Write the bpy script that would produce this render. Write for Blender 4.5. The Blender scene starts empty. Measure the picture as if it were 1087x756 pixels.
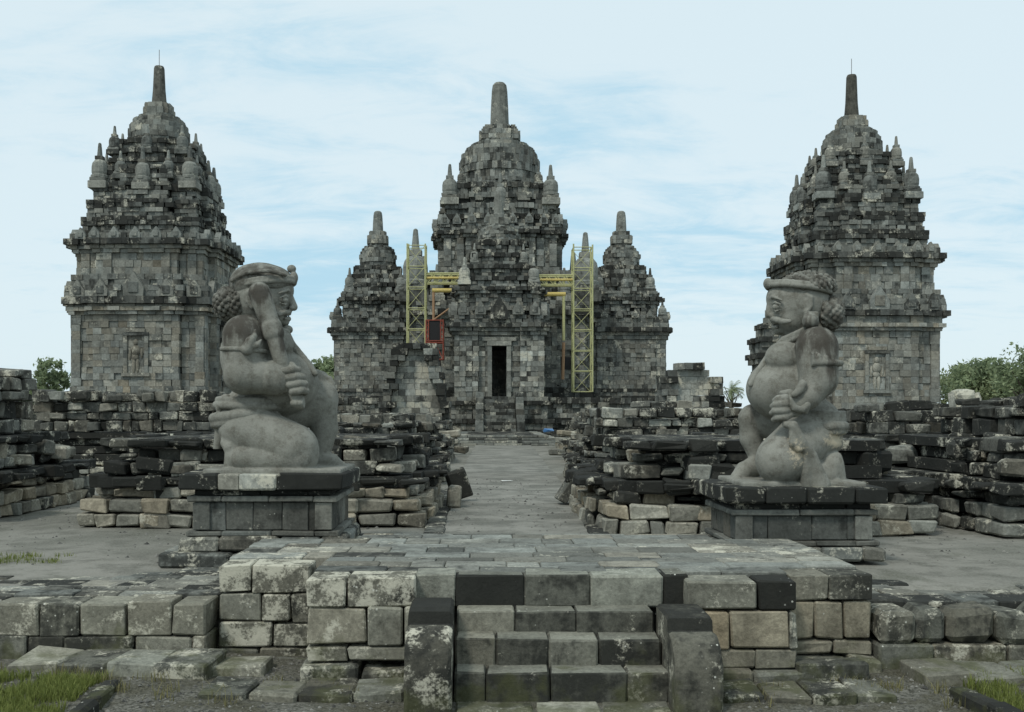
import bpy, math, random
import numpy as np
from mathutils import Vector, Matrix, noise as mnoise

random.seed(7)
np.random.seed(7)
R = random.random
U = random.uniform
S = bpy.context.scene
COL = S.collection

# ------------------------------------------------------------------ camera
FPX, VX, VY, EYE = 1087.0, 516.0, 438.0, 1.6
cam_d = bpy.data.cameras.new('camera')
cam = bpy.data.objects.new('camera', cam_d)
COL.objects.link(cam)
cam.location = (0, 0, EYE)
cam.rotation_euler = (math.radians(90), 0, 0)
cam_d.sensor_width = 36
cam_d.lens = 36
cam_d.shift_x = (543.5 - VX) / 1087
cam_d.shift_y = (VY - 378) / 1087
cam_d.clip_start = 0.1
cam_d.clip_end = 3000
S.camera = cam

# ------------------------------------------------------------------ light
SUN_EL, SUN_AZ = 52.0, 215.0          # azimuth clockwise from +Y: behind the camera, to its left
az, el = math.radians(SUN_AZ), math.radians(SUN_EL)
sdir = Vector((math.sin(az) * math.cos(el), math.cos(az) * math.cos(el), math.sin(el)))
sun_d = bpy.data.lights.new('sun', 'SUN')
sun_d.energy = 1.5
sun_d.angle = math.radians(10)
sun_d.color = (1.0, 0.96, 0.88)
sun = bpy.data.objects.new('sun', sun_d)
COL.objects.link(sun)
sun.location = sdir * 100
sun.rotation_euler = sdir.to_track_quat('Z', 'Y').to_euler()

world = bpy.data.worlds.new('World')
S.world = world
world.use_nodes = True
wn, wl = world.node_tree.nodes, world.node_tree.links
wn.clear()
w_out = wn.new('ShaderNodeOutputWorld')
w_bg = wn.new('ShaderNodeBackground')
w_bg.inputs['Strength'].default_value = 0.10
wl.new(w_bg.outputs[0], w_out.inputs[0])
sky = wn.new('ShaderNodeTexSky')
sky.sky_type = 'NISHITA'
sky.sun_disc = False
sky.sun_elevation = el
sky.sun_rotation = az
sky.air_density = 1.0
sky.dust_density = 1.5
w_tc = wn.new('ShaderNodeTexCoord')
w_sep = wn.new('ShaderNodeSeparateXYZ')
wl.new(w_tc.outputs['Generated'], w_sep.inputs[0])
def wmath(op, a, b=None):
    n = wn.new('ShaderNodeMath')
    n.operation = op
    for i, v in enumerate((a, b)):
        if v is None: continue
        if isinstance(v, (int, float)): n.inputs[i].default_value = v
        else: wl.new(v, n.inputs[i])
    return n.outputs[0]
zc = wmath('ADD', wmath('MAXIMUM', w_sep.outputs[2], 0.0), 0.14)
w_cmb = wn.new('ShaderNodeCombineXYZ')
wl.new(wmath('MULTIPLY', wmath('DIVIDE', w_sep.outputs[0], zc), 0.62), w_cmb.inputs[0])
wl.new(wmath('DIVIDE', w_sep.outputs[1], zc), w_cmb.inputs[1])
def wnoise(scale, detail, rough, dist, off):
    mp = wn.new('ShaderNodeMapping')
    mp.inputs['Location'].default_value = off
    wl.new(w_cmb.outputs[0], mp.inputs[0])
    n = wn.new('ShaderNodeTexNoise')
    n.inputs['Scale'].default_value = scale
    n.inputs['Detail'].default_value = detail
    n.inputs['Roughness'].default_value = rough
    n.inputs['Distortion'].default_value = dist
    wl.new(mp.outputs[0], n.inputs['Vector'])
    return n.outputs[0]
n1 = wnoise(0.75, 8, 0.58, 0.5, (3.1, 1.15, 0))
n2 = wnoise(4.6, 9, 0.66, 0.5, (0.2, 7.0, 0))
band = wmath('MULTIPLY', wmath('ABSOLUTE', wmath('SUBTRACT', w_sep.outputs[2], 0.19)), 0.55)   # gaps gather low in the sky
lft = wmath('MAXIMUM', wmath('SUBTRACT', 0.06, wmath('MULTIPLY', wmath('ABSOLUTE', wmath('ADD', w_sep.outputs[0], 0.20)), 0.25)), 0.0)   # the clearest gap, left of the central spire
lft = wmath('MULTIPLY', lft, wmath('LESS_THAN', w_sep.outputs[2], 0.5))
mix_n = wmath('SUBTRACT', wmath('ADD', wmath('ADD', wmath('MULTIPLY', n1, 0.60), wmath('MULTIPLY', n2, 0.40)), wmath('MINIMUM', band, 0.115)), lft)
mr = wn.new('ShaderNodeMapRange')
mr.interpolation_type = 'SMOOTHSTEP'
wl.new(mix_n, mr.inputs['Value'])
mr.inputs['From Min'].default_value = 0.36
mr.inputs['From Max'].default_value = 0.55
mr.inputs['To Min'].default_value = 0.0
mr.inputs['To Max'].default_value = 1.0
# thin veil of cloud: pale blue gaps to white
cl = wn.new('ShaderNodeMix'); cl.data_type = 'RGBA'
cl.inputs[6].default_value = (4.3, 6.6, 7.9, 1)
cl.inputs[7].default_value = (6.75, 8.0, 8.5, 1)
wl.new(mr.outputs[0], cl.inputs[0])
wm = wn.new('ShaderNodeMix'); wm.data_type = 'RGBA'
wm.inputs[0].default_value = 0.90
wl.new(sky.outputs[0], wm.inputs[6])
wl.new(cl.outputs[2], wm.inputs[7])
wl.new(wm.outputs[2], w_bg.inputs['Color'])

S.view_settings.view_transform = 'Standard'
S.view_settings.look = 'None'
S.view_settings.exposure = 0.17
S.view_settings.gamma = 1.0
S.view_settings.use_curve_mapping = False

# ------------------------------------------------------------------ helpers
def W(px, py, D):
    """photo pixel and distance -> point"""
    return Vector(((px - VX) * D / FPX, D, EYE - (py - VY) * D / FPX))
def XP(px, D): return (px - VX) * D / FPX
def ZP(py, D): return EYE - (py - VY) * D / FPX

def tag(o, label=None, cat=None, group=None, kind=None):
    if label: o['label'] = label
    if cat: o['category'] = cat
    if group: o['group'] = group
    if kind: o['kind'] = kind
    elif cat and 'kind' not in o: o['kind'] = 'thing'
    return o
def thing(name, label, cat, loc=(0, 0, 0), rz=0.0, group=None):
    o = bpy.data.objects.new(name, None)
    o.empty_display_size = 0.3
    o.location = loc
    o.rotation_euler = (0, 0, rz)
    COL.objects.link(o)
    return tag(o, label, cat, group, 'thing')
def link(name, me, mat, parent=None, loc=(0, 0, 0), rz=0.0):
    o = bpy.data.objects.new(name, me)
    COL.objects.link(o)
    if mat is not None and len(me.materials) == 0: me.materials.append(mat)
    o.location = loc
    o.rotation_euler = (0, 0, rz)
    if parent is not None: o.parent = parent
    return o
def copy_tree(o, parent=None):
    c = o.copy()
    COL.objects.link(c)
    c.parent = parent
    for ch in list(o.children): copy_tree(ch, c)
    return c

# chamfered box topology (unit signs), outward faces
def _chamfer():
    keys, idx = [], {}
    for sx in (-1, 1):
        for sy in (-1, 1):
            for sz in (-1, 1):
                for a in range(3):
                    idx[(sx, sy, sz, a)] = len(keys)
                    keys.append((sx, sy, sz, a))
    def P(k, c=0.2):
        v = [k[0], k[1], k[2]]
        for i in range(3):
            if i != k[3]: v[i] *= (1 - c)
        return Vector(v)
    faces = []
    def add(ks):
        c = sum((P(k) for k in ks), Vector()) / len(ks)
        n = (P(ks[1]) - P(ks[0])).cross(P(ks[2]) - P(ks[0]))
        if n.dot(c) < 0: ks = ks[::-1]
        faces.append([idx[k] for k in ks])
    for a in range(3):
        b, c = [(1, 2), (0, 2), (0, 1)][a]
        for s in (-1, 1):
            ks = []
            for (p, q) in ((-1, -1), (1, -1), (1, 1), (-1, 1)):
                v = [0, 0, 0]; v[a] = s; v[b] = p; v[c] = q
                ks.append((v[0], v[1], v[2], a))
            add(ks)
    for a in range(3):
        b, c = [(1, 2), (0, 2), (0, 1)][a]
        for p in (-1, 1):
            for q in (-1, 1):
                v1 = [0, 0, 0]; v1[a] = -1; v1[b] = p; v1[c] = q
                v2 = list(v1); v2[a] = 1
                add([(*v1, b), (*v2, b), (*v2, c), (*v1, c)])
    for sx in (-1, 1):
        for sy in (-1, 1):
            for sz in (-1, 1):
                add([(sx, sy, sz, 0), (sx, sy, sz, 1), (sx, sy, sz, 2)])
    return keys, faces
CH_K, CH_F = _chamfer()
BOX_F = [[0, 2, 3, 1], [4, 5, 7, 6], [0, 1, 5, 4], [2, 6, 7, 3], [0, 4, 6, 2], [1, 3, 7, 5]]

KIND = {   # tint, spread, tan, tan spread, lichen, black crust
    'grey':  (0.44, 0.14, 0.14, 0.13, 0.23, 0.24),
    'far':   (0.46, 0.09, 0.10, 0.09, 0.22, 0.19),
    'tower': (0.47, 0.09, 0.18, 0.16, 0.17, 0.13),
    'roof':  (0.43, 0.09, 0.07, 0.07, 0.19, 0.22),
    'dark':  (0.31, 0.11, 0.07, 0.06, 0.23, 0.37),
    'black': (0.17, 0.07, 0.04, 0.04, 0.21, 0.58),
    'tan':   (0.56, 0.12, 0.42, 0.20, 0.20, 0.12),
    'ochre': (0.62, 0.08, 0.95, 0.08, 0.10, 0.06),
    'pale':  (0.80, 0.12, 0.12, 0.10, 0.32, 0.05),
    'cream': (0.55, 0.10, 0.20, 0.10, 0.34, 0.10),
    'slab':  (0.42, 0.14, 0.08, 0.07, 0.12, 0.16),
    'blue':  (0.48, 0.07, 0.00, 0.00, 0.03, 0.06),
    'smooth': (0.24, 0.08, 0.08, 0.05, 0.10, 0.18),
}
def attr(kind):
    t, ts, a, as_, l, b = KIND[kind]
    return (min(1, max(0.02, random.gauss(t, ts))), min(1, max(0, random.gauss(a, as_))),
            max(0, l + U(-0.08, 0.08)), max(0, b + U(-0.12, 0.12)))

class MB:
    """collects stone blocks, each with its own colour attribute, into one mesh"""
    def __init__(self):
        self.v, self.f, self.a = [], [], []
    def box(self, c, ux, uy, uz, hx, hy, hz, at, bev=0.0, jit=0.0, top=None):
        b = len(self.v)
        if bev <= 0:
            for sx in (-1, 1):
                for sy in (-1, 1):
                    for sz in (-1, 1):
                        p = c + ux * (sx * hx) + uy * (sy * hy) + uz * (sz * hz)
                        if jit: p = p + Vector((U(-jit, jit), U(-jit, jit), U(-jit, jit)))
                        self.v.append(p)
            for f in BOX_F:
                self.f.append([b + i for i in f]); self.a.append(at)
        else:
            bev = min(bev, hx * .45, hy * .45, hz * .45)
            H = (hx, hy, hz)
            cj = {}
            for (sx, sy, sz, a) in CH_K:
                if jit and (sx, sy, sz) not in cj:
                    cj[(sx, sy, sz)] = (Vector((U(-jit, jit), U(-jit, jit), U(-jit, jit))), U(.5, 1.9))
                k = [sx * hx, sy * hy, sz * hz]
                bb = bev * (cj[(sx, sy, sz)][1] if jit else 1)
                for i in range(3):
                    if i != a: k[i] -= (sx, sy, sz)[i] * bb
                p = c + ux * k[0] + uy * k[1] + uz * k[2]
                if jit: p = p + cj[(sx, sy, sz)][0]
                self.v.append(p)
            for k_, f in enumerate(CH_F):
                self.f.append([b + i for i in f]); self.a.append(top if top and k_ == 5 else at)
    def abox(self, x0, x1, y0, y1, z0, z1, at, bev=0.0, jit=0.0, rz=0.0, top=None):
        ux, uy = Vector((math.cos(rz), math.sin(rz), 0)), Vector((-math.sin(rz), math.cos(rz), 0))
        self.box(Vector(((x0 + x1) / 2, (y0 + y1) / 2, (z0 + z1) / 2)), ux, uy, Vector((0, 0, 1)),
                 (x1 - x0) / 2, (y1 - y0) / 2, (z1 - z0) / 2, at, bev, jit, top)
    def prism(self, poly, z0, z1, at):
        b, n = len(self.v), len(poly)
        for z in (z0, z1):
            for p in poly: self.v.append(Vector((p[0], p[1], z)))
        self.f.append([b + i for i in range(n)][::-1]); self.a.append(at)
        self.f.append([b + n + i for i in range(n)]); self.a.append(at)
        for i in range(n):
            j = (i + 1) % n
            self.f.append([b + i, b + j, b + n + j, b + n + i]); self.a.append(at)
    def tube(self, p, q, r, n=6, at=(.5, 0, 0, 0), r2=None):
        r2 = r if r2 is None else r2
        p, q = Vector(p), Vector(q)
        d = (q - p).normalized()
        u = d.orthogonal().normalized(); w = d.cross(u)
        b = len(self.v)
        for (c, rr) in ((p, r), (q, r2)):
            for i in range(n):
                t = 2 * math.pi * i / n
                self.v.append(c + u * (math.cos(t) * rr) + w * (math.sin(t) * rr))
        for i in range(n):
            j = (i + 1) % n
            self.f.append([b + i, b + j, b + n + j, b + n + i]); self.a.append(at)
        self.f.append([b + i for i in range(n)][::-1]); self.a.append(at)
        self.f.append([b + n + i for i in range(n)]); self.a.append(at)
    def lathe(self, prof, n, at, c=(0, 0), jit=0.0):
        b = len(self.v)
        for (r, z) in prof:
            for i in range(n):
                t = 2 * math.pi * (i + .5) / n
                rr = r * (1 + U(-jit, jit))
                self.v.append(Vector((c[0] + rr * math.cos(t), c[1] + rr * math.sin(t), z)))
        m = len(prof)
        for k in range(m - 1):
            for i in range(n):
                j = (i + 1) % n
                self.f.append([b + k * n + i, b + k * n + j, b + (k + 1) * n + j, b + (k + 1) * n + i]); self.a.append(at)
        self.f.append([b + i for i in range(n)][::-1]); self.a.append(at)
        self.f.append([b + (m - 1) * n + i for i in range(n)]); self.a.append(at)
    def mesh(self, name, smooth=False):
        me = bpy.data.meshes.new(name)
        me.from_pydata([tuple(p) for p in self.v], [], self.f)
        at = me.attributes.new('blk', 'FLOAT_COLOR', 'FACE')
        at.data.foreach_set('color', np.array(self.a, dtype=np.float32).ravel())
        if smooth: me.polygons.foreach_set('use_smooth', [True] * len(me.polygons))
        me.update()
        return me
    def build(self, name, mat, parent=None, loc=(0, 0, 0), rz=0.0, smooth=False):
        return link(name, self.mesh(name, smooth), mat, parent, loc, rz)

def inset(poly, d):
    n = len(poly); out = []
    for i in range(n):
        p0, p1, p2 = Vector(poly[i - 1]), Vector(poly[i]), Vector(poly[(i + 1) % n])
        e1, e2 = (p1 - p0).normalized(), (p2 - p1).normalized()
        n1, n2 = Vector((-e1.y, e1.x)), Vector((-e2.y, e2.x))
        m = n1 + n2
        l = m.length_squared
        out.append(tuple(p1 + m * (2 * d / l)) if l > 1e-6 else tuple(p1 + n1 * d))
    return out

def ring(m, poly, z0, z1, bl=0.45, dep=0.3, jit=0.03, gap=0.008, kind='grey', bev=0.0, keep=None,
         core=True, vj=0.0, corekind='black', yaw=0.0, hj=0.0):
    """one course of blocks round a plan outline (counter-clockwise)"""
    n = len(poly)
    for i in range(n):
        a, b = Vector(poly[i]), Vector(poly[(i + 1) % n])
        L = (b - a).length
        if L < 1e-4: continue
        e = (b - a) / L
        c = Vector(poly[(i + 2) % n]) - b
        convex = e.cross(c.normalized()) > 0.3
        nrm = Vector((e.y, -e.x))
        end = L - (dep if convex and L > dep * 1.3 else 0)
        k = max(1, int(round(end / bl * U(.85, 1.15))))
        cuts = [0.0] + sorted((j + U(-.25, .25)) / k * end for j in range(1, k)) + [end]
        for j in range(k):
            s0, s1 = cuts[j], cuts[j + 1]
            if s1 - s0 < 0.03: continue
            mid = a + e * ((s0 + s1) / 2)
            if keep and not keep(mid.x, mid.y, (z0 + z1) / 2): continue
            jo = random.gauss(0, jit)
            if R() < 0.04 and jit > 0.015: jo -= jit * 2.5
            cc = mid + nrm * (jo - dep / 2)
            kd = kind if isinstance(kind, str) else kind(mid.x, mid.y, (z0 + z1) / 2)
            ya = U(-yaw, yaw); ce, se = math.cos(ya), math.sin(ya)
            ex, ey = e.x * ce - e.y * se, e.x * se + e.y * ce
            m.box(Vector((cc.x, cc.y, (z0 + z1) / 2 + U(-.002, .002))), Vector((ex, ey, 0)), Vector((-ey, ex, 0)),
                  Vector((0, 0, 1)), (s1 - s0) / 2 - gap * U(.3, 1), dep / 2, (z1 - z0) / 2 - gap * U(.2, .8) + (U(-hj, hj * .6) if hj else 0), attr(kd), bev, vj)
    if core:
        ip = inset(poly, dep * 0.6 + .02)
        m.prism(ip, z0, z1 - 0.02 - U(0, .004), attr(corekind))

def redent(a, b, p, cx=0.0, cy=0.0, ay=None, by=None):
    ay = a if ay is None else ay
    by = b if by is None else by
    q = [(-a, -ay), (-b, -ay), (-b, -ay - p), (b, -ay - p), (b, -ay), (a, -ay),
         (a, -by), (a + p, -by), (a + p, by), (a, by), (a, ay),
         (b, ay), (b, ay + p), (-b, ay + p), (-b, ay), (-a, ay),
         (-a, by), (-a - p, by), (-a - p, -by), (-a, -by)]
    return [(x + cx, y + cy) for x, y in q]
def rect(x0, x1, y0, y1): return [(x0, y0), (x1, y0), (x1, y1), (x0, y1)]
def ngon(r, n, cx=0, cy=0):
    ph = R()
    return [(cx + r * math.cos(2 * math.pi * (i + ph) / n), cy + r * math.sin(2 * math.pi * (i + ph) / n)) for i in range(n)]

def stack(m, plan, prof, ch=0.3, **kw):
    """prof: (z0, z1, offset[, kind]) split into courses; plan(offset) gives the outline"""
    for row in prof:
        z0, z1, off = row[:3]
        k = dict(kw)
        if len(row) > 3: k['kind'] = row[3]
        n = max(1, int(round((z1 - z0) / ch)))
        for i in range(n):
            ring(m, plan(off + U(-.01, .01)), z0 + (z1 - z0) * i / n, z0 + (z1 - z0) * (i + 1) / n, **k)

# ------------------------------------------------------------------ materials
def nodes_of(name):
    m = bpy.data.materials.new(name)
    m.use_nodes = True
    return m, m.node_tree.nodes, m.node_tree.links, m.node_tree.nodes['Principled BSDF']
class NT:
    def __init__(self, nt): self.n, self.l = nt.nodes, nt.links
    def put(self, sock, v):
        if hasattr(v, 'is_output') or isinstance(v, bpy.types.NodeSocket): self.l.new(v, sock)
        elif isinstance(v, tuple) and len(v) == 3 and sock.type == 'RGBA': sock.default_value = (*v, 1)
        else: sock.default_value = v
    def math(self, op, a, b=0.0, clamp=False):
        n = self.n.new('ShaderNodeMath'); n.operation = op; n.use_clamp = clamp
        self.put(n.inputs[0], a); self.put(n.inputs[1], b)
        return n.outputs[0]
    def mix(self, f, a, b, mode='MIX'):
        n = self.n.new('ShaderNodeMix'); n.data_type = 'RGBA'; n.blend_type = mode
        self.put(n.inputs[0], f); self.put(n.inputs[6], a); self.put(n.inputs[7], b)
        return n.outputs[2]
    def rng(self, v, a, b, c=0.0, d=1.0, smooth=True):
        n = self.n.new('ShaderNodeMapRange')
        if smooth: n.interpolation_type = 'SMOOTHSTEP'
        self.put(n.inputs['Value'], v)
        n.inputs['From Min'].default_value = a; n.inputs['From Max'].default_value = b
        n.inputs['To Min'].default_value = c; n.inputs['To Max'].default_value = d
        return n.outputs[0]
    def noise(self, vec, scale, detail=4, rough=.6, dist=0.0):
        n = self.n.new('ShaderNodeTexNoise')
        n.inputs['Scale'].default_value = scale; n.inputs['Detail'].default_value = detail
        n.inputs['Roughness'].default_value = rough; n.inputs['Distortion'].default_value = dist
        self.l.new(vec, n.inputs['Vector'])
        return n.outputs[0]
    def voro(self, vec, scale, feature='F1'):
        n = self.n.new('ShaderNodeTexVoronoi'); n.feature = feature
        n.inputs['Scale'].default_value = scale
        self.l.new(vec, n.inputs['Vector'])
        return n.outputs['Distance']
    def mapping(self, vec, scale=(1, 1, 1), loc=(0, 0, 0)):
        n = self.n.new('ShaderNodeMapping')
        n.inputs['Scale'].default_value = scale; n.inputs['Location'].default_value = loc
        self.l.new(vec, n.inputs[0])
        return n.outputs[0]
    def pos(self):
        return self.n.new('ShaderNodeNewGeometry').outputs['Position']
    def obj(self):
        return self.n.new('ShaderNodeTexCoord').outputs['Object']
    def bump(self, h, strength, dist, normal=None):
        n = self.n.new('ShaderNodeBump')
        n.inputs['Strength'].default_value = strength; n.inputs['Distance'].default_value = dist
        self.l.new(h, n.inputs['Height'])
        if normal is not None: self.l.new(normal, n.inputs['Normal'])
        return n.outputs[0]

def stone_mat(name, dark=(.040, .044, .041), light=(.395, .415, .375), fine=1.0, moss=0.0, bump=.5, specks=0.0, bdist=.02):
    m, n, l, bs = nodes_of(name)
    t = NT(m.node_tree)
    at = n.new('ShaderNodeAttribute'); at.attribute_name = 'blk'
    sp = n.new('ShaderNodeSeparateColor'); l.new(at.outputs['Color'], sp.inputs[0])
    tint, tan, lich, blk = sp.outputs[0], sp.outputs[1], sp.outputs[2], at.outputs['Alpha']
    off = n.new('ShaderNodeVectorMath'); off.operation = 'SCALE'
    off.inputs[0].default_value = (13.7, 7.1, 5.3); l.new(t.math('FLOOR', t.math('MULTIPLY', tint, 40.0)), off.inputs['Scale'])
    ad = n.new('ShaderNodeVectorMath'); ad.operation = 'ADD'
    pos = t.pos()
    l.new(pos, ad.inputs[0]); l.new(off.outputs[0], ad.inputs[1])
    p = ad.outputs[0]
    na = t.noise(p, 5.0 * fine, 6, .65)
    nb = t.noise(p, 26.0 * fine, 5, .7)
    nw = t.noise(pos, 0.9 * fine, 5, .6)
    base = t.mix(tint, dark, light)
    base = t.mix(t.math('MULTIPLY', tan, .75), base, (.30, .235, .145))
    mott = t.math('ADD', t.math('MULTIPLY', na, .9), t.math('MULTIPLY', nb, .7))
    vm = t.rng(mott, .5, 1.12, .42, 1.62, False)
    hs = n.new('ShaderNodeVectorMath'); hs.operation = 'SCALE'
    l.new(base, hs.inputs[0]); l.new(vm, hs.inputs['Scale'])
    base = hs.outputs[0]
    # broad weathering and vertical run-off streaks
    nv = t.noise(t.mapping(pos, (1.3 * fine + .6, 1.3 * fine + .6, .22)), 1.5, 5, .65)
    wv = n.new('ShaderNodeVectorMath'); wv.operation = 'SCALE'
    l.new(base, wv.inputs[0]); l.new(t.rng(t.math('ADD', nw, t.math('MULTIPLY', nv, .6)), .55, 1.05, .55, 1.45, False), wv.inputs['Scale'])
    base = wv.outputs[0]
    # black algae crust, broken by noise
    bmask = t.rng(t.math('ADD', t.math('ADD', t.math('MULTIPLY', na, .5), t.math('MULTIPLY', t.math('ADD', nw, nv), .32)), t.math('MULTIPLY', blk, .75)), .70, .88)
    base = t.mix(t.math('MULTIPLY', bmask, .9), base, (.020, .021, .019))
    # pale lichen
    lp = t.noise(pos, 3.4 * fine, 5, .62)
    lm = t.rng(t.math('ADD', t.math('ADD', t.math('MULTIPLY', lp, .62), t.math('MULTIPLY', nb, .33)), t.math('MULTIPLY', lich, .46)), .615, .715)
    base = t.mix(t.math('MULTIPLY', lm, .82), base, (.55, .53, .43))
    if specks:
        v = t.voro(p, 17.0)
        sm = t.rng(v, .10, .16, 1.0, 0.0)
        sel = t.rng(t.noise(pos, 1.7, 3), .54, .62)
        base = t.mix(t.math('MULTIPLY', t.math('MULTIPLY', sm, sel), specks), base, (.6, .6, .53))
    if moss:
        sep = n.new('ShaderNodeSeparateXYZ'); l.new(pos, sep.inputs[0])
        low = t.rng(sep.outputs[2], -.55, .05, .31, -.08, False)
        mm = t.rng(t.math('ADD', t.noise(pos, 3.2, 5), low), .66, .84)
        base = t.mix(t.math('MULTIPLY', mm, moss), base, (.075, .080, .036))
    l.new(base, bs.inputs['Base Color'])
    bs.inputs['Roughness'].default_value = .95
    bs.inputs['Specular IOR Level'].default_value = .15
    h = t.math('ADD', t.math('MULTIPLY', na, .8), t.math('MULTIPLY', nb, .45))
    l.new(t.bump(h, bump, bdist), bs.inputs['Normal'])
    return m

M_FAR = stone_mat('andesite_far', fine=.35, bump=.5, bdist=.06)
M_TOWER = stone_mat('andesite_tower', fine=.5, bump=.5, bdist=.05)
M_RUIN = stone_mat('andesite_ruin', dark=(.040, .042, .038), light=(.39, .40, .35), fine=1.0, bump=.6, bdist=.03, specks=.25)
M_NEAR = stone_mat('andesite_platform', dark=(.043, .044, .037), light=(.385, .39, .325), fine=1.5, moss=.62, bump=.7, bdist=.02, specks=.8)
M_PAVE = stone_mat('andesite_paving', fine=1.6, moss=.25, bump=.5, bdist=.012, specks=.35, light=(.37, .385, .345))
M_PED = stone_mat('andesite_pedestal', fine=1.2, bump=.4, bdist=.015, specks=.35)

def simple_mat(name, col, rough=.6, metal=0.0, nscale=20.0, var=.25):
    m, n, l, bs = nodes_of(name)
    t = NT(m.node_tree)
    no = t.noise(t.obj(), nscale, 4)
    c = t.mix(t.rng(no, .3, .7), tuple(x * (1 - var) for x in col), tuple(min(1, x * (1 + var)) for x in col))
    l.new(c, bs.inputs['Base Color'])
    bs.inputs['Roughness'].default_value = rough
    bs.inputs['Metallic'].default_value = metal
    return m
M_GREENP = simple_mat('pale_green_paint', (.43, .43, .21), .6)
M_YELLOW = simple_mat('yellow_paint', (.55, .43, .13), .6)
M_ORANGE = simple_mat('rusty_orange_pipe', (.33, .20, .11), .7)
M_RED = simple_mat('red_paint', (.27, .07, .045), .8)
M_BLACKC = simple_mat('dark_sheet', (.012, .012, .013), .8)
M_BLUE = simple_mat('blue_plastic', (.06, .17, .36), .4)
M_WHITE = simple_mat('white_paper', (.75, .75, .72), .8)
M_STEEL = simple_mat('grey_steel', (.2, .2, .2), .5)
M_BARK = simple_mat('bark', (.10, .085, .065), .9)

def ground_mat():
    m, n, l, bs = nodes_of('sandy_ground')
    t = NT(m.node_tree)
    pos = t.pos()
    big = t.noise(pos, .35, 6, .6)
    mid = t.noise(pos, 2.3, 6, .65)
    fin = t.noise(pos, 38, 5, .7)
    c = t.mix(t.rng(big, .38, .62), (.135, .135, .112), (.235, .228, .198))
    c = t.mix(t.rng(mid, .44, .66, 0, .75), c, (.085, .086, .070))
    c = t.mix(t.rng(t.noise(pos, .8, 6, .7, .6), .52, .66, 0, .65), c, (.075, .08, .055))
    c = t.mix(t.rng(fin, .35, .7, 0, .45), c, (.30, .295, .265))
    # the lower strip before the steps is dark gravelly earth
    sep = n.new('ShaderNodeSeparateXYZ'); l.new(pos, sep.inputs[0])
    low = t.rng(sep.outputs[2], -.42, -.15, 1.0, 0.0)
    g = t.mix(t.rng(t.noise(pos, 30, 4, .75), .35, .65), (.050, .050, .040), (.185, .18, .155))
    g = t.mix(t.rng(mid, .40, .62), g, t.mix(t.rng(t.noise(pos, 55, 3), .4, .6), (.05, .048, .034), (.11, .105, .08)))
    c = t.mix(low, c, g)
    # far grassy land
    far = t.rng(sep.outputs[1], 95, 120)
    c = t.mix(far, c, (.06, .085, .03))
    l.new(c, bs.inputs['Base Color'])
    bs.inputs['Roughness'].default_value = .97
    bs.inputs['Specular IOR Level'].default_value = .1
    h = t.math('ADD', t.math('MULTIPLY', mid, .7), t.math('MULTIPLY', fin, .35))
    l.new(t.bump(h, .6, .03), bs.inputs['Normal'])
    return m
M_GROUND = ground_mat()
def path_mat():
    m, n, l, bs = nodes_of('sand_path')
    t = NT(m.node_tree)
    pos = t.pos()
    st = t.noise(t.mapping(pos, (.9, 1.25, 1)), .9, 6, .7)
    fin = t.noise(pos, 30, 5, .7)
    c = t.mix(t.rng(st, .36, .64), (.115, .117, .100), (.25, .245, .215))
    c = t.mix(t.rng(t.noise(pos, 4.5, 5, .7), .52, .70, 0, .6), c, (.09, .09, .075))
    c = t.mix(t.rng(fin, .4, .7, 0, .4), c, (.30, .297, .272))
    l.new(c, bs.inputs['Base Color'])
    bs.inputs['Roughness'].default_value = .97
    bs.inputs['Specular IOR Level'].default_value = .1
    l.new(t.bump(t.math('ADD', st, t.math('MULTIPLY', fin, .4)), .5, .03), bs.inputs['Normal'])
    return m
M_PATH = path_mat()

def statue_mat(name, crust, dark, hair=False):
    m, n, l, bs = nodes_of(name)
    t = NT(m.node_tree)
    p = t.obj()
    na = t.noise(p, 3.0, 6, .6)
    nb = t.noise(p, 45, 5, .7)
    nc = t.noise(p, 9.0, 5, .65)
    base = t.mix(t.rng(na, .35, .65), (.180, .180, .154), (.262, .263, .230))
    base = t.mix(t.rng(nc, .44, .68, 0, .75), base, (.120, .114, .092))
    base = t.mix(t.rng(nb, .4, .72, 0, .4), base, (.32, .32, .28))
    st = t.noise(t.mapping(p, (6, 6, 1.2)), 1.6, 5, .6)
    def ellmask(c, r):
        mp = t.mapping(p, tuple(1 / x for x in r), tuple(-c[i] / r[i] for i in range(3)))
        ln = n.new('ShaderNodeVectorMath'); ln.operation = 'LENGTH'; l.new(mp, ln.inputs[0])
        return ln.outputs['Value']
    for (c, r) in dark:       # brown-black algae run-off
        q = t.math('SUBTRACT', t.math('ADD', t.math('MULTIPLY', st, 1.5), t.math('MULTIPLY', nc, .3)), t.math('MULTIPLY', ellmask(c, r), .62))
        base = t.mix(t.rng(q, .18, .62, 0, .84), base, (.050, .043, .035))
    if hair:
        q = t.math('ADD', t.math('MULTIPLY', na, .5), t.math('MULTIPLY', nc, .6))
        base = t.mix(t.rng(q, .44, .62, 0, .72), base, (.052, .047, .038))
    lm = t.rng(t.noise(p, 16, 6, .7), .64, .74)
    base = t.mix(t.math('MULTIPLY', lm, .35), base, (.44, .43, .37))
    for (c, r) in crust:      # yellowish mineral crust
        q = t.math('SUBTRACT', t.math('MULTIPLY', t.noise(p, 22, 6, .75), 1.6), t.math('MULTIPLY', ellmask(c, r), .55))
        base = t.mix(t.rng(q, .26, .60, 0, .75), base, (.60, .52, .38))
    l.new(base, bs.inputs['Base Color'])
    bs.inputs['Roughness'].default_value = .9
    bs.inputs['Specular IOR Level'].default_value = .2
    h = t.math('ADD', t.math('ADD', nb, t.math('MULTIPLY', nc, .8)), t.math('MULTIPLY', t.noise(p, 150, 3), .5))
    l.new(t.bump(h, .6, .014), bs.inputs['Normal'])
    return m

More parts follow.
